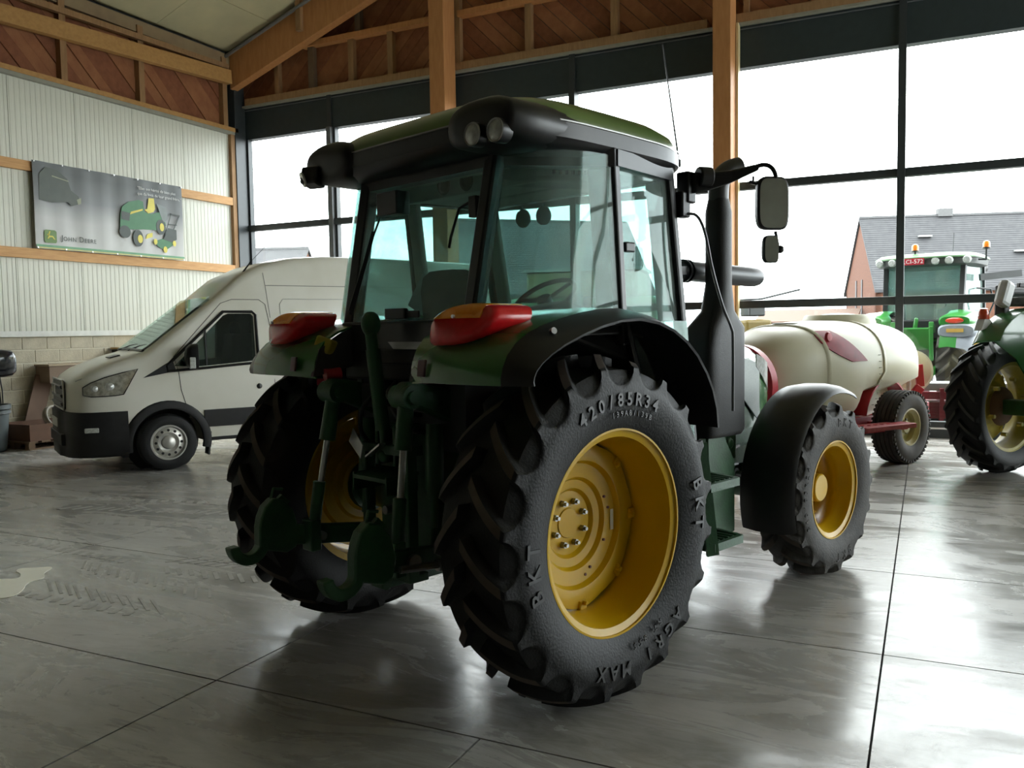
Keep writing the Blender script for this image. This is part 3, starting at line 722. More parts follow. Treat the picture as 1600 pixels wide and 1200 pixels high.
# ------------------------------------------------------------------ cab
CB = [(-.285, .485), (.43, .79), (1.05, .72)]       # pillar feet (x, |y|) at z 1.74
CT = [(-.13, .50), (.36, .80), (.915, .73)]         # heads at z 2.53
def pil(i, s, z0=1.74, z1=2.53, w=.06, d=.06):
    (x0, y0), (x1, y1) = CB[i], CT[i]; f0 = (z0-1.74)/.79; f1 = (z1-1.74)/.79
    return Vector((x0+(x1-x0)*f0, s*(y0+(y1-y0)*f0), z0)), Vector((x0+(x1-x0)*f1, s*(y0+(y1-y0)*f1), z1))
for s in (-1, 1):
    a, b = pil(0, s, 1.55, 2.58); P('rear_pillar', MB().bar(a, b, .085, .075), BLK, smooth=0, bevel=.015)
    a, b = pil(1, s, 1.60, 2.56); P('centre_pillar', MB().bar(a, b, .055, .055), BLK, smooth=0, bevel=.01)
    P('pillar_lining', MB().bar(a+Vector((-.02, -s*.07, .12)), b+Vector((-.02, -s*.07, -.02)), .12, .04), GREYI, smooth=0, bevel=.015)
    a, b = pil(2, s, .95, 2.56); P('front_pillar', MB().bar(a, b, .065, .06), BLK, smooth=0, bevel=.015)
    # door and lower frame
    P('door_frame', MB().tube([pil(1, s, 1.74)[0]+Vector((.03, -s*.0, 0)), (.55, s*.80, 1.45), (.78, s*.78, 1.12), (.90, s*.75, 1.0), (1.14, s*.71, .98)], .024, 8), BLK)
    P('door_top_rail', MB().tube([pil(1, s, 1.78, 2.50)[1]+Vector((.03, 0, 0)), pil(2, s, 1.78, 2.50)[1]], .022, 8), BLK)
    # glass: rear quarter, door
    def quad(c4, th=.006, n=1): 
        v = [Vector(p) for p in c4]; nn = (v[1]-v[0]).cross(v[3]-v[0]).normalized()*th
        return MB().add(v+[p+nn for p in v], [(0,1,2,3),(7,6,5,4),(0,4,5,1),(1,5,6,2),(2,6,7,3),(3,7,4,0)])
    a0, a1 = pil(0, s, 1.72, 2.52); b0, b1 = pil(1, s, 1.72, 2.52); c0, c1 = pil(2, s, 1.72, 2.52)
    qb = [(-.29, .485), (-.265, .63), (-.20, .735), (-.06, .785), (.20, .80), (.43, .80)]; qt = [(-.14, .50), (-.125, .62), (-.07, .715), (.05, .77), (.20, .80), (.36, .81)]
    P('quarter_window', MB().sheet([[(x0+(x1-x0)*k/3, s*(y0+(y1-y0)*k/3), 1.72+.80*k/3) for k in range(4)] for (x0, y0), (x1, y1) in zip(qb, qt)], .006*s), GLASSC, smooth=60)
    P('window_seal', MB().tube([(x, s*y, 1.715) for x, y in qb], .018, 6), BLK)
    P('front_pillar_lining', MB().bar(c0+Vector((.0, -s*.07, 0)), c1+Vector((0, -s*.07, 0)), .13, .04), GREYI, smooth=0, bevel=.012)
    P('door_glass', quad([b0, c0, c1, b1]), GLASSC, smooth=0)
    P('lower_door_glass', MB().prism([(.50, 1.72), (1.05, 1.72), (1.13, 1.02), (.93, 1.02), (.78, 1.14)], s*.765, s*.771), GLASSC, smooth=0)
    P('cab_sill', MB().bar((-.27, s*.50, 1.68), (-.12, s*.70, 1.69), .05, .09).bar((-.12, s*.70, 1.69), (.42, s*.775, 1.70), .05, .09).bar((.42, s*.775, 1.70), (.60, s*.79, 1.66), .05, .06), BLK, smooth=0, bevel=.01)
    P('cab_lower_panel', MB().prism([(-.30, 1.20), (-.30, 1.72), (.42, 1.72), (.66, 1.40), (.82, 1.05), (1.15, 1.0), (1.15, .92), (.3, .92)], s*.40, s*.44), DKI, smooth=0)
# rear window: glass, frame
zz = [pil(0, s, 1.70, 2.53) for s in (-1, 1)]
P('rear_window', quad([zz[0][0]+Vector((-.03, 0, 0)), zz[1][0]+Vector((-.03, 0, 0)), zz[1][1]+Vector((-.03, 0, 0)), zz[0][1]+Vector((-.03, 0, 0))]), GLASSC, smooth=0)
mb = MB(); mb.bar((-.32, -.50, 1.66), (-.32, .50, 1.66), .07, .16); P('rear_crossmember', mb, BLK, smooth=0, bevel=.015)
P('rear_panel', MB().bb((-.36, -.46, 1.44), (-.28, .46, 1.60)).bb((-.38, -.22, 1.52), (-.36, .22, 1.60)), BLK2, smooth=0, bevel=.012)
P('rear_handle_plate', MB().prism([(.06, 1.635), (-.33, 1.635), (-.29, 1.57), (-.02, 1.57)], -.372, -.364, 'YZ').bb((-.40, -.25, 1.60), (-.37, -.03, 1.612)), STEELD, smooth=0)
P('cab_floor', MB().bb((-.28, -.42, 1.10), (1.15, .42, 1.18)).bb((-.29, -.43, 1.18), (-.24, .43, 1.66)), DKI, smooth=0)
P('cab_floor_side', MB().bb((.30, -.76, .98), (1.12, .76, 1.06)), DKI, smooth=0)
P('firewall', MB().bb((1.12, -.70, 1.0), (1.16, .70, 1.50)), DKI, smooth=0)
P('windscreen', quad([(1.10, -.70, 1.50), (1.10, .70, 1.50), (.93, .72, 2.52), (.93, -.72, 2.52)]), GLASSC, smooth=0)
P('rear_window_latch', MB().box((-.345, .02, 1.775), (.03, .16, .055)).box((-.34, -.10, 1.77), (.012, .12, .035)), BLK, smooth=0, bevel=.015)
# roof
def rr(z, ins, x0=-.33, x1=1.17, hy=.83, n=5): return ring((x0+x1)/2, 0, (x1-x0)/2-ins, hy-ins, z, n, 64, f=lambda p: (p[0], p[1]*(1-.05*max(0, (p[0]-.3))), p[2]-.045*max(0, p[0]-.75)**1.3*(1 if z > 2.6 else .3)))
P('roof_rim', MB().loft([rr(2.50, .10), rr(2.52, .03), rr(2.555, .0), rr(2.625, .0), rr(2.64, .02), rr(2.645, .06)]), BLK, smooth=40)
P('roof_shell', MB().loft([rr(2.635, .012), rr(2.655, .012), rr(2.70, .035), rr(2.745, .10), rr(2.775, .20), rr(2.79, .35), rr(2.798, .6)]), mat('roof_green', (.10,.17,.035), .3, 0, .5, (.08,.14,.03), 5, coat=.5), smooth=50)
P('roof_groove_trim', MB().loft([rr(2.628, -.004), rr(2.634, -.004)], (False, False)), STEELD)
P('roof_lining', MB().prism([(-.10, -.44), (.34, -.72), (.88, -.66), (.88, .66), (.34, .72), (-.10, .44)], 2.47, 2.51, 'XY'), GREYI, smooth=0)
P('roof_header', MB().bar((-.14, -.52, 2.50), (-.14, .52, 2.50), .07, .10).bar((-.13, -.50, 2.50), (.36, -.80, 2.51), .07, .09).bar((-.13, .50, 2.50), (.36, .80, 2.51), .07, .09).bar((.36, -.80, 2.51), (.92, -.73, 2.51), .07, .08).bar((.36, .80, 2.51), (.92, .73, 2.51), .07, .08).bar((.92, -.73, 2.51), (.92, .73, 2.51), .07, .08), BLK, smooth=0)
mb = MB().loft([[(.0, -.46, 2.42), (.52, -.72, 2.42), (.52, -.72, 2.53), (.0, -.46, 2.53)], [(.05, -.20, 2.42), (.56, -.46, 2.42), (.56, -.46, 2.53), (.05, -.20, 2.53)]])
P('ventilation_box', mb, mat('vent_grey', (.42,.44,.40), .6), smooth=0, bevel=.02)
for k in range(8): P('vent_slot', MB().box((.20+k*.03, -.565-k*.0152, 2.475), (.008, .012, .05)), DKI, smooth=0) if k < 8 else None
mb = MB().loft([[(.60, -.60, 2.46), (.60, .62, 2.46), (.60, .62, 2.52), (.60, -.60, 2.52)], [(.84, -.60, 2.47), (.84, .62, 2.47), (.84, .62, 2.52), (.84, -.60, 2.52)]])
P('front_console', mb, GREYI, smooth=0, bevel=.02)
for y in (.02, .22): P('air_vent', MB().cyl((.0, y, 2.43), (-.012, y, 2.43), .05, n=20), mat('air_vent_dark', (.12,.12,.10), .6)) if 0 else None
mb = MB().loft([[(.02, -.42, 2.39), (.02, .42, 2.39), (.02, .42, 2.52), (.02, -.42, 2.52)], [(.40, -.55, 2.46), (.40, .60, 2.46), (.40, .60, 2.52), (.40, -.55, 2.52)]])
P('rear_lining', mb, GREYI, smooth=0, bevel=.01)
for y in (.05, -.13): P('air_vent', MB().lathe([(0, .0), (.032, .0), (.036, -.008), (.046, -.008), (.05, 0)], n=20, axis='X', c=(.012, y, 2.45)), mat('air_vent_dark', (.10,.11,.09), .5))
# rear corner lamp pods and work lamps
for s in (-1, 1):
    rgp = []
    for x, sc in ((-.352, .50), (-.345, .82), (-.325, .96), (-.12, 1.0), (.15, .93), (.45, .75), (.75, .45)):
        rgp.append([(x+.05*abs(q[0])*0, s*(.60+.045*(1-sc)+q[0]*.225*(.4+.6*sc)), 2.606+q[1]*.112*sc) for q in [(math.copysign(abs(cos(t))**.75, cos(t)), math.copysign(abs(sin(t))**.75, sin(t))) for t in [2*pi*i/28 for i in range(28)]]])
    P('lamp_pod', MB().loft(rgp), BLK, smooth=50)
for s, y, x in ((-1, -.62, -.392), (-1, -.745, -.372)):
    o = P('work_lamp', MB().lathe([(0, 0), (.03, -.004), (.043, 0), (.052, 0), (.054, .02), (.05, .06), (.03, .08)], n=28, axis='X', c=(x, y, 2.545)), BLK)
    P('lamp_lens', MB().lathe([(0, -.006), (.03, -.005), (.044, .002)], n=24, axis='X', c=(x-.004, y, 2.545)), LENS, o)
    P('lamp_glass_ribs', MB().lathe([(.044, .0), (.05, -.004), (.053, .002)], n=24, axis='X', c=(x-.003, y, 2.545)), STEELD, o)
# left rear lamp hanging off the roof corner, seen from the side
o = P('work_lamp', MB().tube([(-.26, .70, 2.63), (-.28, .74, 2.62), (-.30, .75, 2.56)], .030, 10).box((-.35, .735, 2.545), (.10, .11, .10), (0, .25, .35)), BLK, bevel=.02)
P('lamp_lens', MB().cyl((-.402, .75, 2.53), (-.410, .753, 2.527), .042, n=20), LENS, o)
# front right work lamps, mirror arm and mirror
P('lamp_bracket', MB().bb((1.02, -.80, 2.36), (1.10, -.72, 2.53)).cyl((1.08, -.82, 2.50), (1.15, -.86, 2.50), .055, n=20).bb((.98, -.79, 2.28), (1.06, -.73, 2.42)), BLK, bevel=.01)
mb = MB().loft([[(x, y+dy, z+dz) for dy, dz in ((-.02, -h), (.02, -h), (.02, h), (-.02, h))] for x, y, z, h in ((1.06, -.80, 2.46, .05), (1.12, -.84, 2.475, .052), (1.22, -.93, 2.50, .035), (1.32, -1.04, 2.548, .018))])
P('mirror_arm', mb, BLK, smooth=0, bevel=.01)
P('mirror_stem', MB().tube(spline([(1.30, -1.02, 2.545), (1.34, -1.07, 2.56), (1.37, -1.10, 2.545), (1.38, -1.12, 2.50), (1.38, -1.12, 2.44)], 4), .012, 10), BLK)
P('mirror_link', MB().tube([(1.38, -1.12, 2.2), (1.39, -1.13, 2.12), (1.37, -1.135, 2.09)], .009, 8), BLK)
P('clamp_knob', MB().cyl((1.30, -1.03, 2.50), (1.30, -1.03, 2.47), .006).cyl((1.27, -1.03, 2.465), (1.33, -1.03, 2.465), .010), BLK)
def mirror(c, w, h, d, yaw, name):
    o = MB().loft([[(q[0]*w*sc*.5, dd, q[1]*h*sc*.5) for q in [(math.copysign(abs(cos(t))**.45, cos(t)), math.copysign(abs(sin(t))**.45, sin(t))) for t in [2*pi*i/32 for i in range(32)]]] for dd, sc in ((0, .93), (.005, 1), (d*.5, .98), (d*.85, .85), (d, .5))]).build(name, BLK, TR, smooth=50)
    o.location = c; o.rotation_euler = (0, 0, yaw)
    MB().loft([[(q[0]*w*.44, dd, q[1]*h*.46) for q in [(math.copysign(abs(cos(t))**.45, cos(t)), math.copysign(abs(sin(t))**.45, sin(t))) for t in [2*pi*i/32 for i in range(32)]]] for dd in (-.003, .002)]).build('mirror_glass', CHROME, o, smooth=30)
    return o
mirror((1.36, -1.12, 2.35), .19, .29, .07, R(-32), 'mirror')
mirror((1.33, -1.125, 2.10), .09, .15, .05, R(-34), 'small_mirror')
P('mirror_joint', MB().ball((1.385, -1.145, 2.10), .022, 8), BLK)
P('grab_handle', MB().tube(spline([(1.02, -.78, 2.30), (1.07, -.82, 2.29), (1.12, -.84, 2.20), (1.18, -.85, 2.0), (1.27, -.86, 1.80), (1.36, -.86, 1.68), (1.38, -.86, 1.60), (1.38, -.86, 1.20)], 5), .0085, 8), mat('handle_dark', (.08,.08,.08), .35))
P('aerial', MB().tube([(1.08, -.70, 2.60), (.93, -.70, 3.2)], [.006, .003], 6).cyl((1.08, -.70, 2.57), (1.08, -.70, 2.61), .012), BLK)
# interior
P('seat', MB().box((.22, 0, 1.40), (.46, .50, .13)).box((.22, 0, 1.27), (.34, .38, .16)), FAB, smooth=30, bevel=.04, bseg=3)
mb = MB().loft([[(.03+lean+dx, y, z) for (y, dx) in [(-w, .02), (-w*.8, -.03), (0, -.05), (w*.8, -.03), (w, .02), (w*.7, .06), (0, .07), (-w*.7, .06)]] for z, w, lean in ((1.42, .20, .04), (1.50, .235, .02), (1.75, .245, -.03), (1.90, .235, -.05), (1.97, .20, -.055), (2.00, .13, -.055))])
P('seat_backrest', mb, FAB, smooth=60)
for s in (-1, 1): P('armrest', MB().bar((.0, s*.30, 1.66), (.36, s*.31, 1.68), .07, .05), DKI, smooth=0, bevel=.015)
mb = MB().loft([[(-.05, -.66, 1.62), (-.05, -.38, 1.62), (-.05, -.38, 1.76), (-.05, -.60, 1.76)], [(.18, -.74, 1.62), (.18, -.34, 1.62), (.18, -.36, 1.80), (.18, -.66, 1.83)], [(.60, -.76, 1.50), (.60, -.34, 1.50), (.60, -.36, 1.68), (.60, -.70, 1.70)]])
P('side_console', mb, DKI, smooth=0, bevel=.02)
P('control_lever', MB().tube([(.48, -.50, 1.66), (.52, -.50, 1.80)], .009).ball((.522, -.50, 1.825), .026, 8, (1, 1, 1.3)), mat('lever_knob', (.30,.10,.05), .4))
mb = MB().loft([[(x, y, z) for y in (-w, w) for z in ()] or [(x, -w, 1.1), (x, w, 1.1), (x, w*.8, z1), (x, -w*.8, z1)] for x, w, z1 in ((.78, .16, 1.66), (.84, .20, 1.72), (1.0, .22, 1.70), (1.10, .22, 1.60))])
P('steering_console', mb, DKI, smooth=0, bevel=.02)
P('steering_column', MB().cyl((.90, 0, 1.62), (.74, 0, 1.84), .035), DKI)
SWm = Matrix.Translation((.72, 0, 1.86)) @ Matrix.Rotation(R(-36), 4, 'Y')
mb = MB().tube([(cos(t)*.20, sin(t)*.20, 0) for t in [2*pi*i/40 for i in range(41)]], .0145, 10)
for a in (90, 210, 330): mb.bar((0, 0, -.01), (cos(R(a))*.195, sin(R(a))*.195, 0), .028, .012)
mb.cyl((0, 0, -.03), (0, 0, .012), .045, n=20)
o = P('steering_wheel', mb, BLK); o.matrix_local = SWm
P('interior_mirror', MB().box((-.20, .215, 2.355), (.09, .17, .12)).tube([(-.16, .46, 2.38), (-.19, .28, 2.38)], .014), BLK, bevel=.02)
P('rear_wiper', MB().tube([(-.18, .33, 2.34), (-.26, .38, 2.1), (-.34, .44, 1.80)], .006).bar((-.235, .345, 2.22), (-.335, .43, 1.78), .006, .02), BLK)
P('rear_window_handle', MB().tube([(-.20, -.40, 2.30), (-.22, -.33, 2.27), (-.26, -.31, 2.13), (-.28, -.32, 2.08)], .008).box((-.2, -.42, 2.27), (.04, .05, .10)), BLK, bevel=.005)
P('door_lock', MB().box((.50, -.795, 2.09), (.08, .02, .05)).box((.47, -.77, 2.05), (.02, .02, .13)), BLK, smooth=0, bevel=.008)
P('paper_sheet', MB().box((.02, .24, 1.88), (.002, .16, .20), (.5, .1, .2)), mat('paper_white', (.75,.8,.78), .7), smooth=0)
for y in (-.09, .09): P('front_lamp', MB().ball((1.02, .36+y, 2.40), .055, 8, (.8, 1, 1.1)).tube([(1.02, .36+y, 2.43), (1.0, .38+y, 2.54)], .008), mat('lamp_black', (.06,.07,.07), .5)) 

# ------------------------------------------------------------------ fenders over the front wheels
for s in (-1, 1):
    g = []
    for k in range(23):
        a = R(198-(198-66)*k/22)
        row = []
        for y, dr in ((.585, -.02), (.60, 0), (.70, .018), (.80, .02), (.88, .01), (.93, -.012), (.945, -.035)):
            r = .672+dr
            row.append((WBX+r*cos(a), s*y, ZF+.015+r*sin(a)))
        g.append(row)
    P('front_fender', MB().sheet(g, -.007*s), FLARE, smooth=50)
    P('fender_support', MB().tube([(WBX-.05, s*.62, ZF+.66), (WBX-.12, s*.52, ZF+.5), (WBX-.12, s*.5, ZF+.1)], .02), GREENP)
# steps
P('step_panel', MB().prism([(1.47, 1.05), (1.62, 1.05), (1.77, .84), (1.77, .40), (1.70, .385), (1.49, .385)], -.64, -.62), GREENP, smooth=0)
for z_, x_ in ((.46, 1.10), (.80, 1.06)):
    mb = MB().bar((x_, -.90, z_), (x_+.30, -.90, z_), .03, .045).bar((x_, -.62, z_), (x_+.36, -.62, z_), .03, .045).bar((x_+.30, -.90, z_), (x_+.36, -.62, z_), .03, .045).bar((x_, -.90, z_), (x_, -.62, z_), .03, .045)
    for k in range(5): mb.bar((x_+.05+k*.05, -.88, z_+.01), (x_+.05+k*.05, -.64, z_+.01), .012, .03)
    P('step', mb, GREENP, smooth=0)
P('step_post', MB().bar((1.10, -.90, .42), (1.04, -.86, 1.05), .02, .07), GREENP, smooth=0)
P('fuel_tank', MB().loft([yz_ring(.85, .52, .72, .20, .26, 4), yz_ring(1.65, .52, .72, .20, .26, 4)]), BLK2, smooth=50)
P('battery_box', MB().bb((1.55, -.52, .82), (2.0, -.28, 1.10)).cyl((1.9, -.54, .93), (1.9, -.52, .93), .035, n=20), GREENP, smooth=0, bevel=.015)
P('hydraulic_hoses', MB().tube(spline([(1.7, -.30, .85), (2.0, -.38, .78), (2.3, -.32, .80)], 6), .016).tube(spline([(1.6, -.33, .90), (2.0, -.42, .86), (2.4, -.30, .84)], 6), .014).tube([(1.6, -.40, .72), (2.35, -.32, .72)], .012), BLK)

# ------------------------------------------------------------------ three-point linkage
def hook_mb(x, y, z, s):
    pts = []
    for a in range(-200, 61, 12): pts.append((x-.0+.075*cos(R(a)), z+.075*sin(R(a))))
    outer = [(.105*cos(R(a)), .105*sin(R(a))) for a in range(-178, -20, 10)]
    inner = [(.052*cos(R(a)), .052*sin(R(a))) for a in range(-20, -186, -10)]
    poly = [(x+p[0], z+p[1]) for p in outer]+[(x+.20, z-.08), (x+.25, z-.06), (x+.27, z+.03), (x+.24, z+.13), (x+.19, z+.19), (x+.13, z+.205), (x+.085, z+.17), (x+.062, z+.12), (x+.05, z+.07)]+[(x+p[0], z+p[1]) for p in inner]
    return MB().prism(poly, y-.032, y+.032)
for s, yy in ((1, .405), (-1, -.405)):
    P('lift_hook', hook_mb(-.99, yy, .665, s), GREENP, smooth=0, bevel=.012)
    P('hook_latch', MB().prism([(-.90, .74), (-.87, .83), (-.80, .88), (-.76, .84), (-.84, .76)], yy-.012, yy+.012).tube([(-.86, yy, .86), (-.83, yy+.02, .91), (-.78, yy+.02, .90)], .008), GREENP, smooth=0)
    P('lower_link', MB().bar((-.80, s*.40, .675), (-.20, s*.33, .60), .045, .10).bar((-.20, s*.33, .60), (.10, s*.26, .56), .04, .09), GREENP, smooth=0, bevel=.008)
    P('link_pin', MB().cyl((-.62, s*.43, .65), (-.62, s*.31, .65), .022).cyl((-.62, s*.44, .65), (-.62, s*.42, .65), .035), STEELD)
    # lift rod
    P('lift_rod', MB().cyl((-.545, s*.30, 1.36), (-.58, s*.315, 1.14), .038, .042), GREENP)
    P('rod_end', MB().cyl((-.62, s*.335, .93), (-.655, s*.35, .66), .032, .03).bb((-.665-.03, s*.35-.045, .58), (-.665+.03, s*.35+.045, .74)), GREENP, bevel=.006)
    P('rod_spindle', MB().cyl((-.578, s*.315, 1.15), (-.615, s*.332, .92), .0165), STEEL)
    P('lift_arm', MB().loft([[(x+q[0], s*y+q[1], z+q[2]) for q in ((0, -.035, -h), (0, .035, -h), (0, .035, h), (0, -.035, h))] for x, y, z, h in ((-.02, .28, 1.27, .09), (-.30, .285, 1.33, .08), (-.48, .295, 1.385, .06), (-.56, .30, 1.40, .055), (-.60, .30, 1.385, .03))]), GREENP, smooth=0, bevel=.015)
    P('arm_clevis', MB().cyl((-.55, s*.30-.06, 1.385), (-.55, s*.30+.06, 1.385), .055, n=20).cyl((-.55, s*.30-.075, 1.385), (-.55, s*.30+.075, 1.385), .03, n=16), GREENP)
    P('lift_cylinder', MB().cyl((-.35, s*.27, 1.24), (-.37, s*.28, .90), .045).cyl((-.37, s*.28, .90), (-.38, s*.28, .74), .02), GREENP)
    P('sway_stabiliser', MB().tube([(-.70, s*.43, .63), (-.25, s*.47, .60)], .018).cyl((-.50, s*.445, .615), (-.38, s*.46, .61), .03), STEELD)
P('lift_shaft', MB().cyl((-.06, -.32, 1.28), (-.06, .32, 1.28), .075, n=24), GREENP)
P('top_link', MB().ball((-.48, .05, 1.725), .058, 10, (.9, .7, 1.1)).cyl((-.48, .05, 1.68), (-.475, .045, 1.58), .03).cyl((-.475, .045, 1.60), (-.445, .02, 1.20), .036, .038).cyl((-.445, .02, 1.20), (-.44, .015, 1.08), .02).ball((-.44, .015, 1.07), .036, 8), GREENP)
P('top_link_bracket', MB().bb((-.44, -.07, 1.02), (-.32, -.045, 1.22)).bb((-.44, .075, 1.02), (-.32, .10, 1.22)).bb((-.40, -.12, 1.20), (-.32, .15, 1.235)), GREENP, smooth=0, bevel=.008)
P('drawbar_frame', MB().bb((-.46, -.19, .48), (-.40, -.155, 1.12)).bb((-.46, .155, .48), (-.40, .19, 1.12)).bb((-.46, -.19, 1.08), (-.36, .19, 1.13)).bb((-.46, -.19, .46), (-.34, .19, .50)), GREENP, smooth=0, bevel=.006)
P('shaft_guard', MB().loft([[(-.36, -.15, .98), (-.36, .15, .98), (-.36, .15, 1.0), (-.36, -.15, 1.0)], [(-.55, -.13, .96), (-.55, .13, .96), (-.55, .13, .98), (-.55, -.13, .98)]]).bb((-.55, -.14, .90), (-.36, -.13, .99)).bb((-.55, .13, .90), (-.36, .14, .99)), GREENP, smooth=0)
P('power_shaft', MB().cyl((-.34, 0, .80), (-.46, 0, .80), .022, n=12).cyl((-.33, 0, .80), (-.37, 0, .80), .06, n=20), STEELD)
P('tow_hitch', MB().bb((-.52, -.05, .42), (-.10, .05, .47)).bb((-.50, -.045, .50), (-.42, .045, .56)).cyl((-.46, 0, .40), (-.46, 0, .60), .018), GREENP, bevel=.006)
P('hitch_pin_chain', MB().tube([(-.52, -.02, .60), (-.54, -.05, .54), (-.52, -.08, .50)], .006).ball((-.50, -.03, .62), .014, 6), STEELD)
P('steel_bracket', MB().prism([(.12, 1.12), (.20, 1.20), (.24, 1.13), (.14, 1.05)], -.50, -.495, 'YZ').prism([(-.02, 1.14), (.10, 1.07), (.10, 1.06), (-.02, 1.13)], -.50, -.46, 'YZ'), STEEL, smooth=0)
# remote valves, couplers and hoses
P('valve_block', MB().bb((-.42, -.30, 1.30), (-.30, -.08, 1.44)).bb((-.40, .10, 1.30), (-.30, .30, 1.42)), DKI, smooth=0, bevel=.01)
for k in range(3):
    for j in range(2): P('hydraulic_coupler', MB().cyl((-.42, -.27+k*.075, 1.34+j*.06), (-.48, -.27+k*.075, 1.335+j*.06), .020, n=14), [STEELD, mat('cap_blue', (.02,.05,.16), .4), BLK][k])
P('hoses', MB().tube(spline([(-.42, -.10, 1.40), (-.50, -.14, 1.32), (-.46, -.22, 1.22), (-.36, -.24, 1.20)], 6), .012).tube(spline([(-.40, .12, 1.38), (-.48, .14, 1.30), (-.45, .20, 1.18), (-.36, .24, 1.10)], 6), .012).tube(spline([(-.38, -.02, 1.44), (-.47, -.06, 1.38), (-.45, -.16, 1.30), (-.36, -.18, 1.28)], 6), .011), BLK)
P('trailer_socket', MB().box((-.50, .43, 1.62), (.07, .10, .08), (.3, .2, .4)), mat('socket_yellow', (.42,.34,.03), .5), bevel=.012)
P('red_air_coupler', MB().cyl((-.46, .36, 1.47), (-.54, .38, 1.465), .035, n=16).cyl((-.50, .40, 1.43), (-.55, .44, 1.43), .018, n=12), REDP)

# ================================================================== van
VN = thing('van', (-9.366, 8.16, 0), R(240), 'white high-roof panel van with dusty bonnet parked nose-left by the cream wall', 'van')
HP = [(1.07, 1.12), (1.0, 1.19), (.85, 1.28), (.54, 1.40), (.27, 1.47), (.20, 1.51), (-.60, 2.14), (-.75, 2.27), (-1.0, 2.48), (-1.3, 2.62), (-1.7, 2.715), (-2.2, 2.76), (-3.0, 2.765), (-4.75, 2.735), (-4.92, 2.68)]
def interp(T, x):
    T = sorted(T)
    if x <= T[0][0]: return T[0][1]
    for a, b in zip(T, T[1:]):
        if x <= b[0]: return a[1]+(b[1]-a[1])*(x-a[0])/(b[0]-a[0])
    return T[-1][1]
WZ = [(0.2, .95), (.35, .985), (.6, 1.0), (1.1, 1.0), (1.35, .985), (2.0, .91), (2.45, .855), (2.8, .80)]
def nosef(x): return interp([(1.09, .35), (1.07, .55), (1.03, .72), (.97, .84), (.85, .925), (.65, .975), (.4, 1.0), (-4.7, 1.0), (-4.9, .965)], x)
def vside(x, z): return interp(WZ, z)*nosef(x)
def vring(x, zb=.34, n=9, off=0):
    H = interp(HP, x); pts = []
    zs = [zb+(H-.13-zb)*k/(n-1) for k in range(n)]
    half = [(vside(x, z)+off, z) for z in zs]
    w = vside(x, zs[-1])
    half += [(w-.012+off, H-.08), (w-.045, H-.035), (w-.11, H-.008), (w*.6, H+.012), (w*.25, H+.02)]
    return [(x, y, z) for y, z in half]+[(x, -y, z) for y, z in half[::-1]]
xs = [1.085, 1.07, 1.04, 1.0, .93, .85, .7, .54, .4, .27, .20, 0, -.2, -.4, -.60, -.75, -.88, -1.0, -1.15, -1.3, -1.5, -1.7, -2.2, -3, -3.75, -4.6, -4.75, -4.86, -4.92]
body = MB().loft([vring(x) for x in xs]).build('body', WHITE, VN, smooth=40)
def cut(o, cutter):
    m = o.modifiers.new('b', 'BOOLEAN'); m.operation = 'DIFFERENCE'; m.object = cutter; m.solver = 'EXACT'
    bpy.context.view_layer.update(); dg = bpy.context.evaluated_depsgraph_get()
    me = bpy.data.meshes.new_from_object(o.evaluated_get(dg)); o.modifiers.remove(m); old = o.data; o.data = me; bpy.data.meshes.remove(old)
    bpy.data.objects.remove(cutter)
SIDEG = [(-.10, 1.30), (-.74, 1.93), (-.80, 1.955), (-1.10, 1.955), (-1.13, 1.92), (-1.13, 1.35), (-1.10, 1.335), (-.42, 1.285)]
cut(body, MB().prism([(.42, .62), (.40, 1.30), (.10, 1.46), (-.56, 2.03), (-.8, 2.18), (-1.40, 2.28), (-1.42, .62)], -.83, .83).build('c', WHITE, VN))
cut(body, MB().prism(SIDEG, -1.3, 1.3).build('c', WHITE, VN))
cut(body, MB().prism([(.27, 1.55), (-.60, 2.24), (-.62, 2.06), (-.50, 1.94), (.02, 1.48), (.17, 1.46)], -.80, .80).build('c', WHITE, VN))
for x in (0, -3.75): 
    c_ = MB().cyl((x, -1.3, .35), (x, -.62, .35), .43, n=32).cyl((x, .62, .35), (x, 1.3, .35), .43, n=32).build('c', WHITE, VN); cut(body, c_)
for p in body.data.polygons: p.use_smooth = True
body.data.set_sharp_from_angle(angle=R(38))
for x in (0, -3.75):
    for s in (-1, 1): MB().cyl((x, s*.60, .35), (x, s*.625, .35), .45, n=24).build('wheelhouse', BLK2, VN)
g = []
for k in range(9):
    x = .235-.855*k/8; g.append([(x, .82*(j/4-1)*(1-.05*k/8), interp(HP, x)+.022) for j in range(9)])
MB().sheet(g, .005).build('windscreen', GLASSV, VN)
MB().bar((-.52, -.78, 2.105), (-.52, .78, 2.105), .10, .012).build('windscreen_shade_band', BLK, VN, smooth=0) if 0 else None
MB().tube([(.23, -.83, 1.50), (.245, 0, 1.515), (.23, .83, 1.50)], .018, 6).build('wiper_cowl', BLK, VN)
for y0, y1 in ((.10, .62), (-.55, .0)): MB().tube([(.27, y0, 1.50), (.18, (y0+y1)/2, 1.555), (.14, y1, 1.575)], .009, 6).build('wiper', BLK, VN)
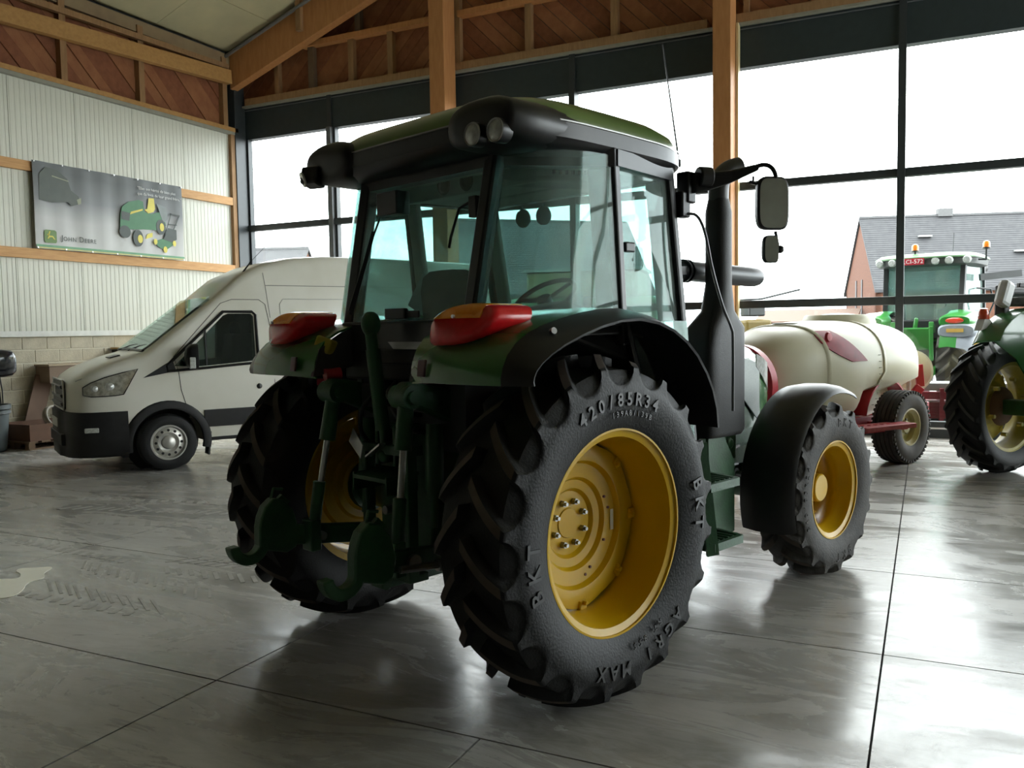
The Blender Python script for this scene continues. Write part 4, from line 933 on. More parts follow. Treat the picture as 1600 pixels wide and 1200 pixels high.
for s in (-1, 1):
    v = [(x, s*(vside(x, z)-.008), z) for x, z in SIDEG]; v2 = [(a, b-s*.006, c) for a, b, c in v]; n = len(v)
    MB().add(v+v2, [tuple(range(n)), tuple(range(n, 2*n))[::-1]]+[(i, (i+1) % n, n+(i+1) % n, n+i) for i in range(n)]).build('side_window', GLASSD, VN, smooth=0)
    # black surround and sail panel
    fr = [(.26, 1.175), (-.06, 1.38), (-.70, 2.01), (-.78, 2.035), (-1.12, 2.035), (-1.19, 1.98), (-1.19, 1.32), (-1.14, 1.285), (-.40, 1.235)]
    def rim(a, b, w): return MB().tube([(x, s*(vside(x, z)+.004), z) for x, z in a], w, 6)
    inner = [(-.02, 1.315), (-.74, 1.98), (-1.115, 1.98), (-1.16, 1.94), (-1.16, 1.34), (-1.13, 1.31), (-.42, 1.262), (-.02, 1.24)]
    q = [(x, s*(vside(x, z)+.006), z) for x, z in inner+[inner[0]]]
    MB().tube(q, .020, 6, cap=False).bar((-.50, s*(vside(-.5, 1.5)+.003), 1.28), (-.50, s*(vside(-.5, 1.75)+.003), 1.76), .02, .035).build('window_surround', BLK, VN)
    sp = [(.27, 1.17), (-.08, 1.38), (-.12, 1.24)]
    v = [(x, s*(vside(x, z)+.008), z) for x, z in sp]; v2 = [(a, b-s*.012, c) for a, b, c in v]
    MB().add(v+v2, [(0,1,2), (5,4,3), (0,1,4,3), (1,2,5,4), (2,0,3,5)]).build('sail_panel', BLK, VN, smooth=0)
    # mirror
    MB().loft([[(-.30+dx, s*(1.12+q[0]*.10*sc), 1.415+q[1]*.165*sc) for q in [(math.copysign(abs(cos(t))**.6, cos(t)), math.copysign(abs(sin(t))**.6, sin(t))) for t in [2*pi*i/24 for i in range(24)]]] for dx, sc in ((-.05, .9), (-.045, 1), (.03, .95), (.08, .7), (.10, .3))]).bar((-.27, s*.98, 1.33), (-.27, s*1.08, 1.33), .06, .07).build('door_mirror', BLK, VN, smooth=50)
    MB().box((-.27, s*1.215, 1.34), (.07, .02, .14)).build('mirror_indicator', LENS, VN, smooth=0, bevel=.006)
    # cladding strips
    def strip(pts0, pts1, off, name, m):
        g = [[(x0+(x1-x0)*k/4, s*(vside(x0+(x1-x0)*k/4, z0+(z1-z0)*k/4)+off), z0+(z1-z0)*k/4) for k in range(5)] for (x0, z0), (x1, z1) in zip(pts0, pts1)]
        return MB().sheet(g, .02*s).build(name, m, VN, smooth=40)
    N_ = 14
    strip([(-.44-.0-4.0*i/N_*.72, .51) for i in range(N_+1)], [(-.44-4.0*i/N_*.72, .73) for i in range(N_+1)], .014, 'side_cladding', BLK2)
    strip([(-.42-2.9*i/6, .33) for i in range(7)], [(-.42-2.9*i/6, .375) for i in range(7)], .004, 'sill_strip', BLK2)
    # arch flare
    for xc in (0, -3.75):
        rg = []
        for k in range(25):
            a = R(-12+204*k/24); rg.append([(xc+cos(a)*r, s*(vside(xc+cos(a)*r, min(.9, .35+sin(a)*r))+o_), .35+sin(a)*r) for r, o_ in ((.425, -.03), (.425, .03), (.45, .035), (.51, .022), (.53, -.005))])
        MB().loft(rg).build('arch_flare', BLK2, VN, smooth=40)
    MB().box((-.50, s*.90, .30), (.02, .18, .30), (0, -.1, 0)).build('mudflap', BLK2, VN, smooth=0)
    # head lamp
    top = [(.93, 1.075), (.85, 1.13), (.70, 1.19), (.50, 1.245), (.33, 1.285)]; bot = [(.93, .985), (.85, .965), (.72, .965), (.58, .97), (.50, .98)]
    g = [[(a[0]+(b[0]-a[0])*k/4, s*(vside(a[0]+(b[0]-a[0])*k/4, 1.1)+.012), a[1]+(b[1]-a[1])*k/4) for k in range(5)] for a, b in zip(bot, top)]
    hl = MB().sheet(g, .02*s).build('head_lamp', mat('headlamp_clear', (.50, .49, .42), .1, .2, .6, (.20, .19, .15), 22, coat=.8), VN, smooth=40)
    for (x, z, r) in ((.80, 1.06, .045), (.64, 1.08, .05)): MB().lathe([(0, .02*s), (r*.7, .014*s), (r, .0), (r*1.15, .0)], n=20, c=(x, s*(vside(x, 1.1)+.004), z)).build('lamp_reflector', LENS, hl)
    MB().tube([(a[0], s*(vside(a[0], 1.1)+.012), a[1]) for a in top+bot[::-1]+[top[0]]], .006, 5).build('lamp_seal', BLK, hl)
    # seams
    seam = [(-.15, 1.22), (-.17, 1.0), (-.22, .82)]
    MB().tube([(x, s*(vside(x, z)+.001), z) for x, z in seam], .0045, 5).build('door_gap', BLK2, VN)
    seam = [(-.15, 1.22), (-.10, 1.42), (-.72, 2.09), (-.86, 2.14), (-1.22, 2.14), (-1.30, 2.08), (-1.36, 1.7), (-1.37, 1.0), (-1.37, .52)]
    MB().tube([(x, s*(vside(x, z)+.001), z) for x, z in seam], .004, 5).build('door_gap', BLK2, VN)
    seam = [(-1.30, 2.50), (-1.32, 2.34), (-1.36, 1.9)]
    MB().tube([(x, s*(vside(x, z)+.001), z) for x, z in seam], .004, 5).build('panel_seam', mat('seam_grey', (.25,.25,.22), .6), VN)
    MB().tube([(-1.32, s*(vside(-2, 2.33)+.001), 2.33), (-4.7, s*(vside(-3, 2.33)+.001), 2.33)], .005, 5).build('panel_seam', mat('seam_grey', (.25,.25,.22), .6), VN)
    pr = [(-1.55, 2.15), (-2.75, 2.15), (-2.82, 2.08), (-2.82, 1.35), (-2.75, 1.28), (-1.60, 1.28), (-1.52, 1.36), (-1.50, 2.08), (-1.55, 2.15)]
    MB().tube([(x, s*(vside(x, z)+.001), z) for x, z in pr], .006, 5).build('side_pressing', mat('pressing_white', (.5,.5,.45), .4), VN)
    MB().lathe([(0, .012*s), (.018, .012*s), (.034, .008*s), (.036, 0)], n=16, c=(-1.16, s*(vside(-1.16, 1.0)), 1.0)).build('lock_cap', BLK, VN)
# front end: bumper, grille, plate, fog lamps
def bring(x, n=7):
    pts = []
    sp = [(.22, .93), (.28, 1.0), (.45, 1.015), (.60, 1.015), (.70, 1.01), (.775, 1.0)]
    k = nosef(x*.985-.02)
    half = [(w*k*1.005, z) for z, w in sp]
    return [(x, y, z) for y, z in half]+[(x, -y, z) for y, z in half[::-1]]
MB().loft([bring(x) for x in (.46, .55, .7, .85, .97, 1.05, 1.10, 1.125, 1.14)]).build('bumper', BLK2, VN, smooth=45)
MB().bb((1.10, -.55, .36), (1.147, .55, .50)).build('lower_intake', BLK, VN, smooth=0, bevel=.01)
gr = MB().loft([[(1.075, y*1.0, z) for y, z in ((-.50, .80), (.50, .80), (.52, 1.0), (.46, 1.15), (-.46, 1.15), (-.52, 1.0))], [(1.10, y*.97, z) for y, z in ((-.50, .81), (.50, .81), (.52, 1.0), (.46, 1.14), (-.46, 1.14), (-.52, 1.0))]]).build('grille', BLK, VN, smooth=0)
for z in (.86, .96, 1.07): MB().box((1.108, 0, z), (.03, .92, .045), (0, .35, 0)).build('grille_slat', mat('slat_grey', (.10,.10,.10), .35), gr, smooth=0, bevel=.008)
MB().tube([(1.095, y*.99, z) for y, z in ((-.50, .80), (.50, .80), (.53, 1.0), (.47, 1.155), (-.47, 1.155), (-.53, 1.0), (-.50, .80))], .012, 6).build('grille_surround', STEEL, gr)
MB().lathe([(0, .02), (.05, .018), (.06, 0)], n=20, axis='X', c=(1.12, 0, 1.03)).build('emblem', STEEL, gr)
MB().bb((1.142, -.26, .57), (1.152, .26, .68)).build('number_plate', mat('plate_white', (.55,.55,.52), .5), VN, smooth=0)
for s in (-1, 1): MB().box((.86, s*.945, .56), (.16, .03, .06), (0, 0, -s*.25)).build('fog_lamp', LENS, VN, smooth=0, bevel=.012)
MB().box((.50, .35, 1.432), (.12, .34, .012), (0, .25, 0)).build('bonnet_vent', BLK, VN, smooth=0)
MB().tube([(1.0, .82, 1.15), (.54, .90, 1.35), (.22, .92, 1.40)], .005, 5).build('bonnet_gap', mat('seam_grey', (.25,.25,.22)), VN)
MB().tube([(-1.02, .70, 2.43), (-1.20, .70, 2.66)], .010, 6).tube([(-1.20, .70, 2.66), (-1.48, .70, 2.95)], [.004, .002], 5).build('roof_aerial', BLK, VN)
MB().box((-.86, .25, 2.36), (.10, .05, .03), (0, .7, 0)).build('roof_marker', BLK, VN, smooth=0)
for s in (-1, 1):
    MB().box((-.95, s*.45, .98), (.46, .48, .14)).box((-1.20, s*.45, 1.35), (.14, .46, .70), (0, -.15, 0)).box((-1.28, s*.45, 1.78), (.10, .26, .18)).build('seat', mat('van_seat', (.05,.05,.055), .8), VN, smooth=30, bevel=.04)
MB().loft([[(.30, -.80, .9), (.30, .80, .9), (.28, .80, 1.36), (.28, -.80, 1.36)], [(-.18, -.80, 1.0), (-.18, .80, 1.0), (-.12, .80, 1.36), (-.12, -.80, 1.36)]]).build('dashboard', DKI, VN, smooth=0, bevel=.03)
o = MB().tube([(cos(t)*.19, sin(t)*.19, 0) for t in [2*pi*i/28 for i in range(29)]], .015, 8).bar((-.18, 0, 0), (.18, 0, 0), .03, .015).build('steering_wheel', BLK, VN); o.location = (-.36, .42, 1.36); o.rotation_euler = (0, R(-62), 0)
MB().bb((-1.42, -.83, .62), (-1.40, .83, 2.25)).build('bulkhead', DKI, VN, smooth=0)
# wheels of the van
def van_wheel(x, s):
    mb = MB(); R0 = .35; R1 = .215
    mb.lathe([(R1-.01, -.11*s), (R1+.02, -.115*s), (.29, -.12*s), (.335, -.10*s), (.35, -.07*s), (.35, .07*s), (.335, .10*s), (.29, .12*s), (R1+.02, .115*s), (R1-.01, .11*s)], n=48)
    w = MB().lathe([(R1+.006, .108*s), (R1+.004, .118*s), (R1-.012, .118*s), (R1-.02, .10*s), (R1-.03, .085*s), (.175, .088*s), (.15, .10*s), (.125, .103*s), (.11, .09*s), (.085, .085*s), (.08, .11*s), (.07, .118*s), (0, .12*s)], n=48).build('wheel_rim', mat('rim_silver', (.55,.54,.50), .35, .6, nscale=20), VN, smooth=40)
    w.location = (x, s*.885, .35)
    t = mb.build('tyre', RUB, w, smooth=35)
    h = None
    for k in range(12):
        a = 2*pi*k/12
        if h is None: h = MB().cyl((.153, .096*s, 0), (.153, .1045*s, 0), .017, n=12).build('rim_hole', BLK, w); o = h
        else: o = dup(h)
        o.rotation_euler = (0, a, 0)
    for k in range(3):
        tr_ = MB().lathe([(.352, (-.05+k*.05-.006)*s), (.352, (-.05+k*.05+.006)*s)], n=48); 
for x in (0, -3.75):
    for s in (-1, 1): van_wheel(x, s)

# ================================================================== banner on the rails
BN = thing('banner', (LX+.11, 9.11, 3.12), 0, 'grey advertising banner of garden machines hung across two timber rails on the left wall', 'banner')
def bmat():
    m = bpy.data.materials.new('banner_print'); m.use_nodes = True; t = m.node_tree; b = t.nodes['Principled BSDF']; b.inputs['Roughness'].default_value = .55
    tc_ = t.nodes.new('ShaderNodeTexCoord'); sx = t.nodes.new('ShaderNodeSeparateXYZ'); r = t.nodes.new('ShaderNodeValToRGB')
    t.links.new(tc_.outputs['Object'], sx.inputs[0]); mr = t.nodes.new('ShaderNodeMapRange'); mr.inputs['From Max'].default_value = 1.4
    t.links.new(sx.outputs['Z'], mr.inputs['Value']); n = t.nodes.new('ShaderNodeTexNoise'); n.inputs['Scale'].default_value = 1.5; t.links.new(tc_.outputs['Object'], n.inputs['Vector'])
    ad = t.nodes.new('ShaderNodeMath'); ad.operation = 'MULTIPLY_ADD'; ad.inputs[1].default_value = .12; t.links.new(n.outputs[0], ad.inputs[0]); t.links.new(mr.outputs[0], ad.inputs[2]); t.links.new(ad.outputs[0], r.inputs['Fac'])
    e = r.color_ramp.elements; e[0].position = .05; e[0].color = (.55, .55, .53, 1); e[1].position = .95; e[1].color = (.11, .12, .12, 1)
    k = e.new(.42); k.color = (.46, .46, .45, 1); k = e.new(.66); k.color = (.20, .21, .215, 1)
    t.links.new(r.outputs[0], b.inputs['Base Color']); return m
g = []
for i in range(33):
    u = i/32; row = []
    for j in range(13):
        v = j/12; row.append((.012*sin(u*19+v*2)*sin(pi*v)+.01*sin(u*47), 3.045*u, 1.40*v+.02*u*(1-v)*0))
    g.append(row)
MB().sheet(g, .004).build('banner_cloth', bmat(), BN, smooth=60)
BX = .022
def dec(name, polys, m, x=BX, th=.002):
    mb = MB()
    for p in polys: mb.prism(p, x, x+th, 'YZ')
    return mb.build(name, m, BN, smooth=0)
def ell(cy, cz, ry, rz_, n=20): return [(cy+ry*cos(2*pi*i/n), cz+rz_*sin(2*pi*i/n)) for i in range(n)]
GPR = mat('print_green', (.06, .20, .09), .55); GPD = mat('print_dark', (.06, .075, .065), .55); GPY = mat('print_yellow', (.72, .62, .10), .55); GPW = mat('print_white', (.75,.76,.74), .55); GPG = mat('print_grey', (.22,.25,.24), .55)
dec('green_border', [[(0, .03), (3.04, .03), (3.04, .065), (0, .065)]], mat('print_border_green', (.16,.36,.20), .55))
dec('yellow_border', [[(0, .008), (3.04, .008), (3.04, .026), (0, .026)]], mat('print_border_yellow', (.62,.60,.22), .55))
def words_on(txt, size, cy, cz, m, name, sp=1):
    vs, fs = text_mb(txt, size, .002, sp)
    o = MB().add([(BX+.003+v.z, cy+v.x, cz+v.y) for v in vs], fs).build(name, m, BN, smooth=0); return o
words_on('J', .13, .46, .195, GPD, 'lettering'); words_on('OHN', .10, .60, .185, GPD, 'lettering', 1.15)
words_on('D', .13, .82, .195, GPD, 'lettering'); words_on('EERE', .10, .99, .185, GPD, 'lettering', 1.15)
words_on('"Elles ont hérité de bien plus', .075, 2.44, 1.235, GPW, 'slogan'); words_on('que du look de leur grand frère."', .075, 2.50, 1.14, GPW, 'slogan')
dec('emblem_shield', [[(.16, .10), (.34, .10), (.36, .13), (.36, .29), (.33, .31), (.17, .31), (.14, .29), (.14, .13)]], mat('print_green_light', (.14,.24,.07), .55))
dec('emblem_deer', [[(.19, .17), (.22, .22), (.29, .215), (.33, .16), (.31, .16), (.28, .195), (.23, .19), (.21, .165)], [(.20, .21), (.23, .29), (.25, .29), (.225, .22)], [(.185, .225), (.21, .215), (.23, .23), (.20, .245)]], GPY, BX+.003)
# mower tractor picture
dec('mower_body', [[(1.62, .72), (1.66, .86), (1.80, .96), (2.02, 1.02), (2.12, 1.0), (2.14, .82), (2.3, .80), (2.5, .86), (2.58, .80), (2.62, .62), (2.5, .52), (2.1, .50), (1.72, .46), (1.60, .50)]], GPR)
dec('mower_box', [[(2.42, 1.0), (2.64, .96), (2.66, .74), (2.56, .66)]], GPG, BX+.002)
for q_ in (ell(1.70, .42, .12, .11), ell(1.98, .33, .11, .15), ell(2.50, .58, .11, .14)): dec('mower_tyre', [q_], GPD, BX+.003)
dec('mower_hubs', [ell(2.02, .32, .055, .075), ell(2.52, .58, .05, .075)], GPY, BX+.006)
dec('mower_seat', [[(2.20, .88), (2.24, 1.08), (2.36, 1.09), (2.38, .90), (2.34, .84), (2.22, .80), (2.14, .86)]], GPY, BX+.005)
dec('mower_stripe', [[(1.82, .74), (2.10, .84), (2.10, .87), (1.84, .79)], [(2.14, .33), (2.30, .38), (2.30, .46), (2.18, .42)]], GPY, BX+.005)
dec('mower_grille', [[(1.63, .64), (1.80, .62), (1.82, .76), (1.64, .78)]], GPD, BX+.003)
dec('push_mower_deck', [[(2.32, .30), (2.44, .20), (2.60, .16), (2.82, .30), (2.74, .38), (2.5, .36)]], GPR, BX+.002)
dec('push_mower_bag', [[(2.54, .36), (2.66, .58), (2.86, .56), (2.86, .38), (2.76, .32)]], GPD, BX+.005)
dec('push_mower_wheels', [ell(2.36, .30, .04, .055), ell(2.58, .17, .045, .06), ell(2.80, .30, .04, .055)], GPY, BX+.008)
dec('push_mower_handle', [[(2.56, .40), (2.74, .86), (2.76, .86), (2.58, .40)], [(2.78, .56), (2.94, .84), (2.96, .84), (2.80, .55)], [(2.72, .86), (2.95, .85), (2.95, .83), (2.72, .84)], [(2.66, .66), (2.88, .66), (2.88, .645), (2.66, .645)]], GPD, BX+.005)
dec('ghost_tractor', [[(.08, .78), (.10, 1.2), (.22, 1.32), (.42, 1.3), (.60, 1.18), (.66, 1.0), (.80, .92), (.82, .80), (.66, .74), (.60, .80), (.3, .76)]], mat('print_shadow_green', (.085,.10,.085), .55))
dec('ghost_cab_light', [[(.32, 1.20), (.62, 1.15), (.62, 1.135), (.32, 1.18)], [(.76, .86), (.84, .90), (.84, .80), (.78, .78)]], mat('print_pale', (.30,.32,.22), .55), BX+.003)
for k in range(7):
    MB().cyl((.01, .02+k*.50, 1.385), (.03, .02+k*.50, 1.385), .012, n=10).build('eyelet', STEEL, BN); MB().cyl((.01, .02+k*.50, .015), (.03, .02+k*.50, .015), .012, n=10).build('eyelet', STEEL, BN)

# ================================================================== clutter by the block wall
t = thing('storage_tub', (-12.50, 7.90, 0), 0, 'tall grey-blue plastic tub against the block wall at the left edge', 'tub')
MB().lathe([(0, .01), (.24, .01), (.26, .06), (.31, .62), (.335, .64), (.335, .70), (.30, .70), (.28, .60), (.24, .06), (0, .05)], n=32, axis='Z').build('tub_body', mat('tub_grey', (.085,.105,.11), .5), t, smooth=40)
MB().lathe([(.315, .56), (.33, .57), (.33, .60), (.315, .61)], n=32, axis='Z').build('tub_band', mat('tub_grey2', (.12,.14,.145), .5), t)
t = thing('outboard_cowl', (-12.46, 7.97, .71), R(-20), 'black rounded motor housing with silver band on thin rods above the grey tub', 'motor')
mb = MB().loft([[(q[0]*.17*sc, yy+0, .60+q[1]*.20*sc) for q in [(math.copysign(abs(cos(u))**.6, cos(u)), math.copysign(abs(sin(u))**.6, sin(u))) for u in [2*pi*i/28 for i in range(28)]]] for yy, sc in ((-.34, .7), (-.32, .9), (-.1, 1.05), (.15, 1.05), (.28, .95), (.33, .72), (.345, .4))])
mb.build('cowl', mat('cowl_black', (.012,.014,.022), .2, coat=.6), t, smooth=50)
MB().bar((.165, -.30, .66), (.155, .29, .675), .02, .035).build('silver_band', STEEL, t, smooth=0, bevel=.006)
MB().tube([(.0, .08, .42), (.02, .11, .2), (.03, .12, -.002)], .012).tube([(.03, .12, .42), (.05, .14, .2), (.06, .14, -.002)], .010).build('support_rod', BLK, t)
# pallet with crate
t = thing('pallet', (-12.43, 8.80, 0), R(-2), 'worn wooden pallet on the floor beside the van nose', 'pallet')
PAL = mat('pallet_wood', (.22,.145,.085), .8, col2=(.15,.095,.055), nscale=9)
for x in (-.36, 0, .36): 
    MB().bb((x-.07, -.55, 0), (x+.07, .55, .02)).build('bottom_board', PAL, t, smooth=0)
    for y in (-.50, 0, .50): MB().bb((x-.05, y-.05, .02), (x+.05, y+.05, .10)).build('block', PAL, t, smooth=0)
for k in range(6): MB().bb((-.42, -.55+k*.2, .10), (.42, -.55+k*.2+.14, .125)).build('top_board', PAL, t, smooth=0)
t = thing('crate', (-12.43, 8.80, .126), R(-2), 'open brown board crate standing on the wooden pallet', 'crate')
CR = mat('crate_board', (.17,.085,.05), .7, col2=(.12,.06,.035), nscale=5)
for n_, a, b in (('side_board', (.38, -.52, 0), (.40, .52, .25)), ('side_board', (-.40, -.52, 0), (-.38, .52, .25)), ('end_board', (-.38, .50, 0), (.38, .52, .25)), ('end_board', (-.38, -.52, 0), (.38, -.50, .25)), ('base_board', (-.38, -.50, 0), (.38, .50, .015))): MB().bb(a, b).build(n_, CR, t, smooth=0)
MB().bb((.402, .50, .0), (.41, .525, .25)).build('steel_edge', STEEL, t, smooth=0)
t = MB().tube([(cos(u)*.20, sin(u)*.20, .03*k_) for k_ in (0,) for u in [2*pi*i/36 for i in range(37)]], .022, 8).tube([(cos(u)*.19, sin(u)*.19, .045) for u in [2*pi*i/36 for i in range(37)]], .022, 8).build('hose_coil', mat('hose_grey', (.35,.32,.27), .6)); t.location = (-12.45, 8.98, .40); t.rotation_euler = (0, R(62), R(8)); tag(t, 'pale grey hose coil leaning in the brown crate', 'hose')
t = thing('wall_shelf', (-12.79, 9.60, 0), 0, 'brown wooden bench against the block wall behind the van nose', 'bench')
MB().bb((-.18, -.55, .95), (.16, .75, 1.22)).build('cupboard', mat('bench_brown', (.22,.15,.10), .7, nscale=4), t, smooth=0, bevel=.005)
MB().bb((-.18, -.57, 1.222), (.18, .77, 1.25)).build('worktop', mat('bench_top', (.42,.33,.22), .6, nscale=4), t, smooth=0)
for y in (-.10, .68):
    for x in (-.14, .09): MB().bb((x, y-.04, 0), (x+.07, y+.04, .95)).build('bench_leg', PAL, t, smooth=0)
MB().bb((-.18, -.30, .90), (.14, .60, .945)).build('drawer_rail', DKI, t, smooth=0)
t = MB().box((0, 0, 0), (.025, .30, 1.05)).build('leaning_board', mat('board_brown', (.20,.12,.08), .7, nscale=4)); t.location = (-12.885, 8.98, .55); t.rotation_euler = (R(-17), 0, 0); tag(t, 'narrow brown board leaning on the bench behind the crate', 'board')
t = thing('tool_cabinet', (-12.80, 10.80, 1.255), 0, 'black cabinet with yellow wooden top by the block wall behind the windscreen', 'cabinet')
MB().bb((-.16, -.30, .0), (.18, .55, .20)).build('cabinet_body', mat('cabinet_black', (.02,.02,.022), .5), t, smooth=0, bevel=.004)
MB().bb((-.17, -.32, .205), (.20, .57, .235)).build('cabinet_top', mat('cabinet_wood', (.50,.33,.12), .6), t, smooth=0)
MB().bb((.182, .0, .02), (.19, .50, .19)).build('cabinet_door', mat('cabinet_blue', (.08,.10,.12), .5), t, smooth=0)
t = thing('cabinet_stand', (-12.80, 10.92, 0), 0, 'grey steel stand under the black cabinet behind the van', 'stand')
MB().bb((-.16, -.40, 1.22), (.18, .40, 1.25)).build('shelf_plate', STEELD, t, smooth=0)
for y in (-.36, .36): MB().bb((-.14, y-.02, 0), (.16, y+.02, 1.22)).build('leg', STEELD, t, smooth=0)
# cream patch on the floor
pp_ = [(-5.95, 3.60), (-5.817, 3.715), (-5.69, 3.77), (-5.80, 3.86), (-5.90, 3.88), (-5.95, 3.95), (-5.84, 4.01), (-5.762, 4.08), (-5.70, 4.01), (-5.657, 3.93), (-5.60, 3.90), (-5.53, 3.84), (-5.55, 3.73), (-5.40, 3.60), (-5.33, 3.48), (-5.40, 3.40), (-5.8, 3.25), (-6.1, 3.4)]
tag(MB().prism(chaikin(pp_, 2), .001, .004, 'XY').build('floor_patch', mat('patch_cream', (.93,.91,.80), .6, col2=(.88,.86,.74)), smooth=0), 'small cream white patch on the floor at the far left', 'marking')

# ================================================================== sprayer trailer
SP = thing('sprayer_trailer', (-.98, 11.72, 0), R(243.2), 'large cream tank sprayer on a red frame beyond the big tractor front wheel', 'sprayer')
def sring(x, n=44):
    u = (x-.42)/1.62; s_ = max(0, 1-abs(u)**3.0)**(1/2.4); out = []
    for i in range(n):
        t = 2*pi*i/n; c, sn = cos(t), sin(t)
        y = math.copysign(abs(c)**(2/2.7), c)*.75*s_; z = math.copysign(abs(sn)**(2/2.7), sn)
        z = 1.12+z*(.62 if z > 0 else .66)*s_*(1 if z > 0 else 1)
        # wheel recess low at the rear
        if z < 1.0 and x < .75: 
            k = max(0, min(1, (.75-x)/.4)); y *= 1-.38*k*max(0, min(1, (1.0-z)/.12))
        out.append((x, y, z))
    return out
xs = [-1.195, -1.17, -1.10, -1.0, -.88, -.78, -.68, -.58, -.45, -.3, -.1, .1, .3, .5, .7, .9, 1.1, 1.3, 1.5, 1.65, 1.78, 1.88, 1.95, 1.99, 2.025, 2.036]
MB().loft([sring(x) for x in xs]).build('tank', TANK, SP, smooth=60)
for xc in (.30, 1.35):
    rg = []
    for dx, off in ((-.035, -.01), (-.02, .012), (.02, .012), (.035, -.01)):
        q = sring(xc+dx); rg.append([(p[0], p[1]*(1+off/.7), 1.12+(p[2]-1.12)*(1+off/.6)) for p in q])
    MB().loft(rg, (False, False)).build('tank_seam', TANK, SP, smooth=60)
MB().lathe([(.47, 1.62), (.44, 1.74), (.42, 1.795), (.40, 1.81), (.38, 1.80), (.36, 1.76), (0, 1.76)], n=40, axis='Z', c=(.0, -.05, 0)).build('filler_neck', TANK, SP, smooth=40)
MB().lathe([(0, 1.835), (.10, 1.83), (.30, 1.80), (.34, 1.77)], n=32, axis='Z', c=(.0, -.05, 0)).build('tank_lid', BLK, SP, smooth=40)
MB().lathe([(.16, 1.70), (.15, 1.745), (.12, 1.75), (0, 1.735)], n=28, axis='Z', c=(1.2, 0, -.03)).build('front_cap', mat('cap_olive', (.25,.24,.18), .5), SP, smooth=40)
def tsurf(x, z):
    u = (x-.42)/1.62; s_ = max(.01, 1-abs(u)**3.0)**(1/2.4); v = min(.999, abs(z-1.12)/(.62*s_)); return .75*s_*(1-v**2.7)**(1/2.7)
g = []
for k in range(9):
    z = 1.26+.36*k/8; x0 = .78+.42*k/8-.10; w_ = .11+.22*sin(pi*(.1+.85*k/8))*.55
    g.append([(x0+w_*2*(j/4), tsurf(x0+w_*2*(j/4), z)+.012, z) for j in range(5)])
MB().sheet(g, .012).build('sight_window', mat('sight_red', (.34,.02,.035), .4, 0, .3, (.20,.008,.018), 9), SP, smooth=50)
MB().lathe([(0, .03), (.05, .028), (.06, 0)], n=16, c=(1.27, tsurf(1.27, 1.52)+.01, 1.55)).build('sight_cap', REDP, SP, smooth=40)
for k in range(9):
    z = .72+k*.075; MB().box((.40, tsurf(.42, z)+.006, z), (.05, .006, .008)).build('level_mark', mat('mark_grey', (.3,.28,.22), .6), SP, smooth=0)
MB().bb((-.80, -.42, .42), (2.3, -.34, .54)).bb((-.80, .34, .42), (2.3, .42, .54)).bb((-.85, -.42, .42), (-.75, .42, .54)).bb((1.9, -.42, .42), (2.0, .42, .54)).build('frame', REDP, SP, smooth=0, bevel=.008)
MB().bb((-.10, -.80, .40), (.10, .80, .48)).build('axle_beam', REDP, SP, smooth=0, bevel=.008)
# red wheel arch
rg = [[(cos(R(a))*r*1.0-.02, y, .50+sin(R(a))*r) for r, y in ((.49, .30), (.49, .62), (.51, .62), (.51, .30))] for a in range(10, 172, 12)]
MB().loft(rg, closed=True).build('wheel_arch', REDP, SP, smooth=40)
MB().loft([[(cos(R(a))*r*1.0-.02, -y, .50+sin(R(a))*r) for r, y in ((.50, .30), (.50, .70), (.53, .72), (.53, .30))] for a in range(0, 190, 12)]).build('wheel_arch', REDP, SP, smooth=40)
# platform step
st = MB().box((.66, .93, .50), (.72, .30, .05), (0, .03, -.30)).build('platform', mat('step_red', (.42,.08,.09), .5, col2=(.30,.04,.05), nscale=30), SP, smooth=0, bevel=.005)
for k in range(7): MB().cyl((.40+k*.09, 1.01-.028*k, .526), (.40+k*.09, 1.01-.028*k, .532), .022, n=10).build('tread_ring', REDP, st, smooth=0)
MB().bar((.85, .40, .48), (.55, .85, .47), .05, .05).bar((.75, .60, .40), (.2, .98, .46), .04, .04).build('platform_bracket', REDP, SP, smooth=0)
MB().tube([(.95, .72, .47), (.1, .92, .45)], .014).build('platform_rail', STEEL, SP)
# front guard and drawbar
MB().lathe([(.46, -.05), (.46, .05), (.40, .07), (.12, .07), (.12, -.05)], n=40, axis='X', c=(2.18, .1, 1.02)).build('reel_guard', REDP, SP, smooth=35)
MB().cyl((2.12, .1, 1.0), (2.30, .1, 1.0), .10).box((2.22, .1, .70), (.16, .30, .22)).build('pump', DKI, SP, bevel=.01)
MB().bar((2.2, 0, .48), (3.2, 0, .50), .10, .12).build('drawbar', REDP, SP, smooth=0, bevel=.01)
MB().cyl((2.9, .12, 0.02), (2.9, .12, .62), .03).build('parking_stand', REDP, SP)
MB().tube([(-.85, .30, 1.35), (-.98, .34, 1.2), (-1.0, .36, .9), (-.95, .38, .6)], .03).build('rear_boom_tube', mat('boom_white', (.7,.7,.66), .4), SP)
MB().lathe([(.0, -.02), (.26, -.02), (.28, 0), (.26, .02), (0, .02)], n=28, axis='X', c=(-1.22, .30, 1.05)).build('rear_reel', TANK, SP, smooth=30)
MB().bar((-.80, .36, .52), (-1.0, .52, .86), .06, .12).bar((-1.0, .52, .86), (-.98, .50, 1.15), .05, .10).bb((-1.08, .30, .40), (-.98, .60, .66)).build('rear_bracket', REDP, SP, smooth=0, bevel=.008)
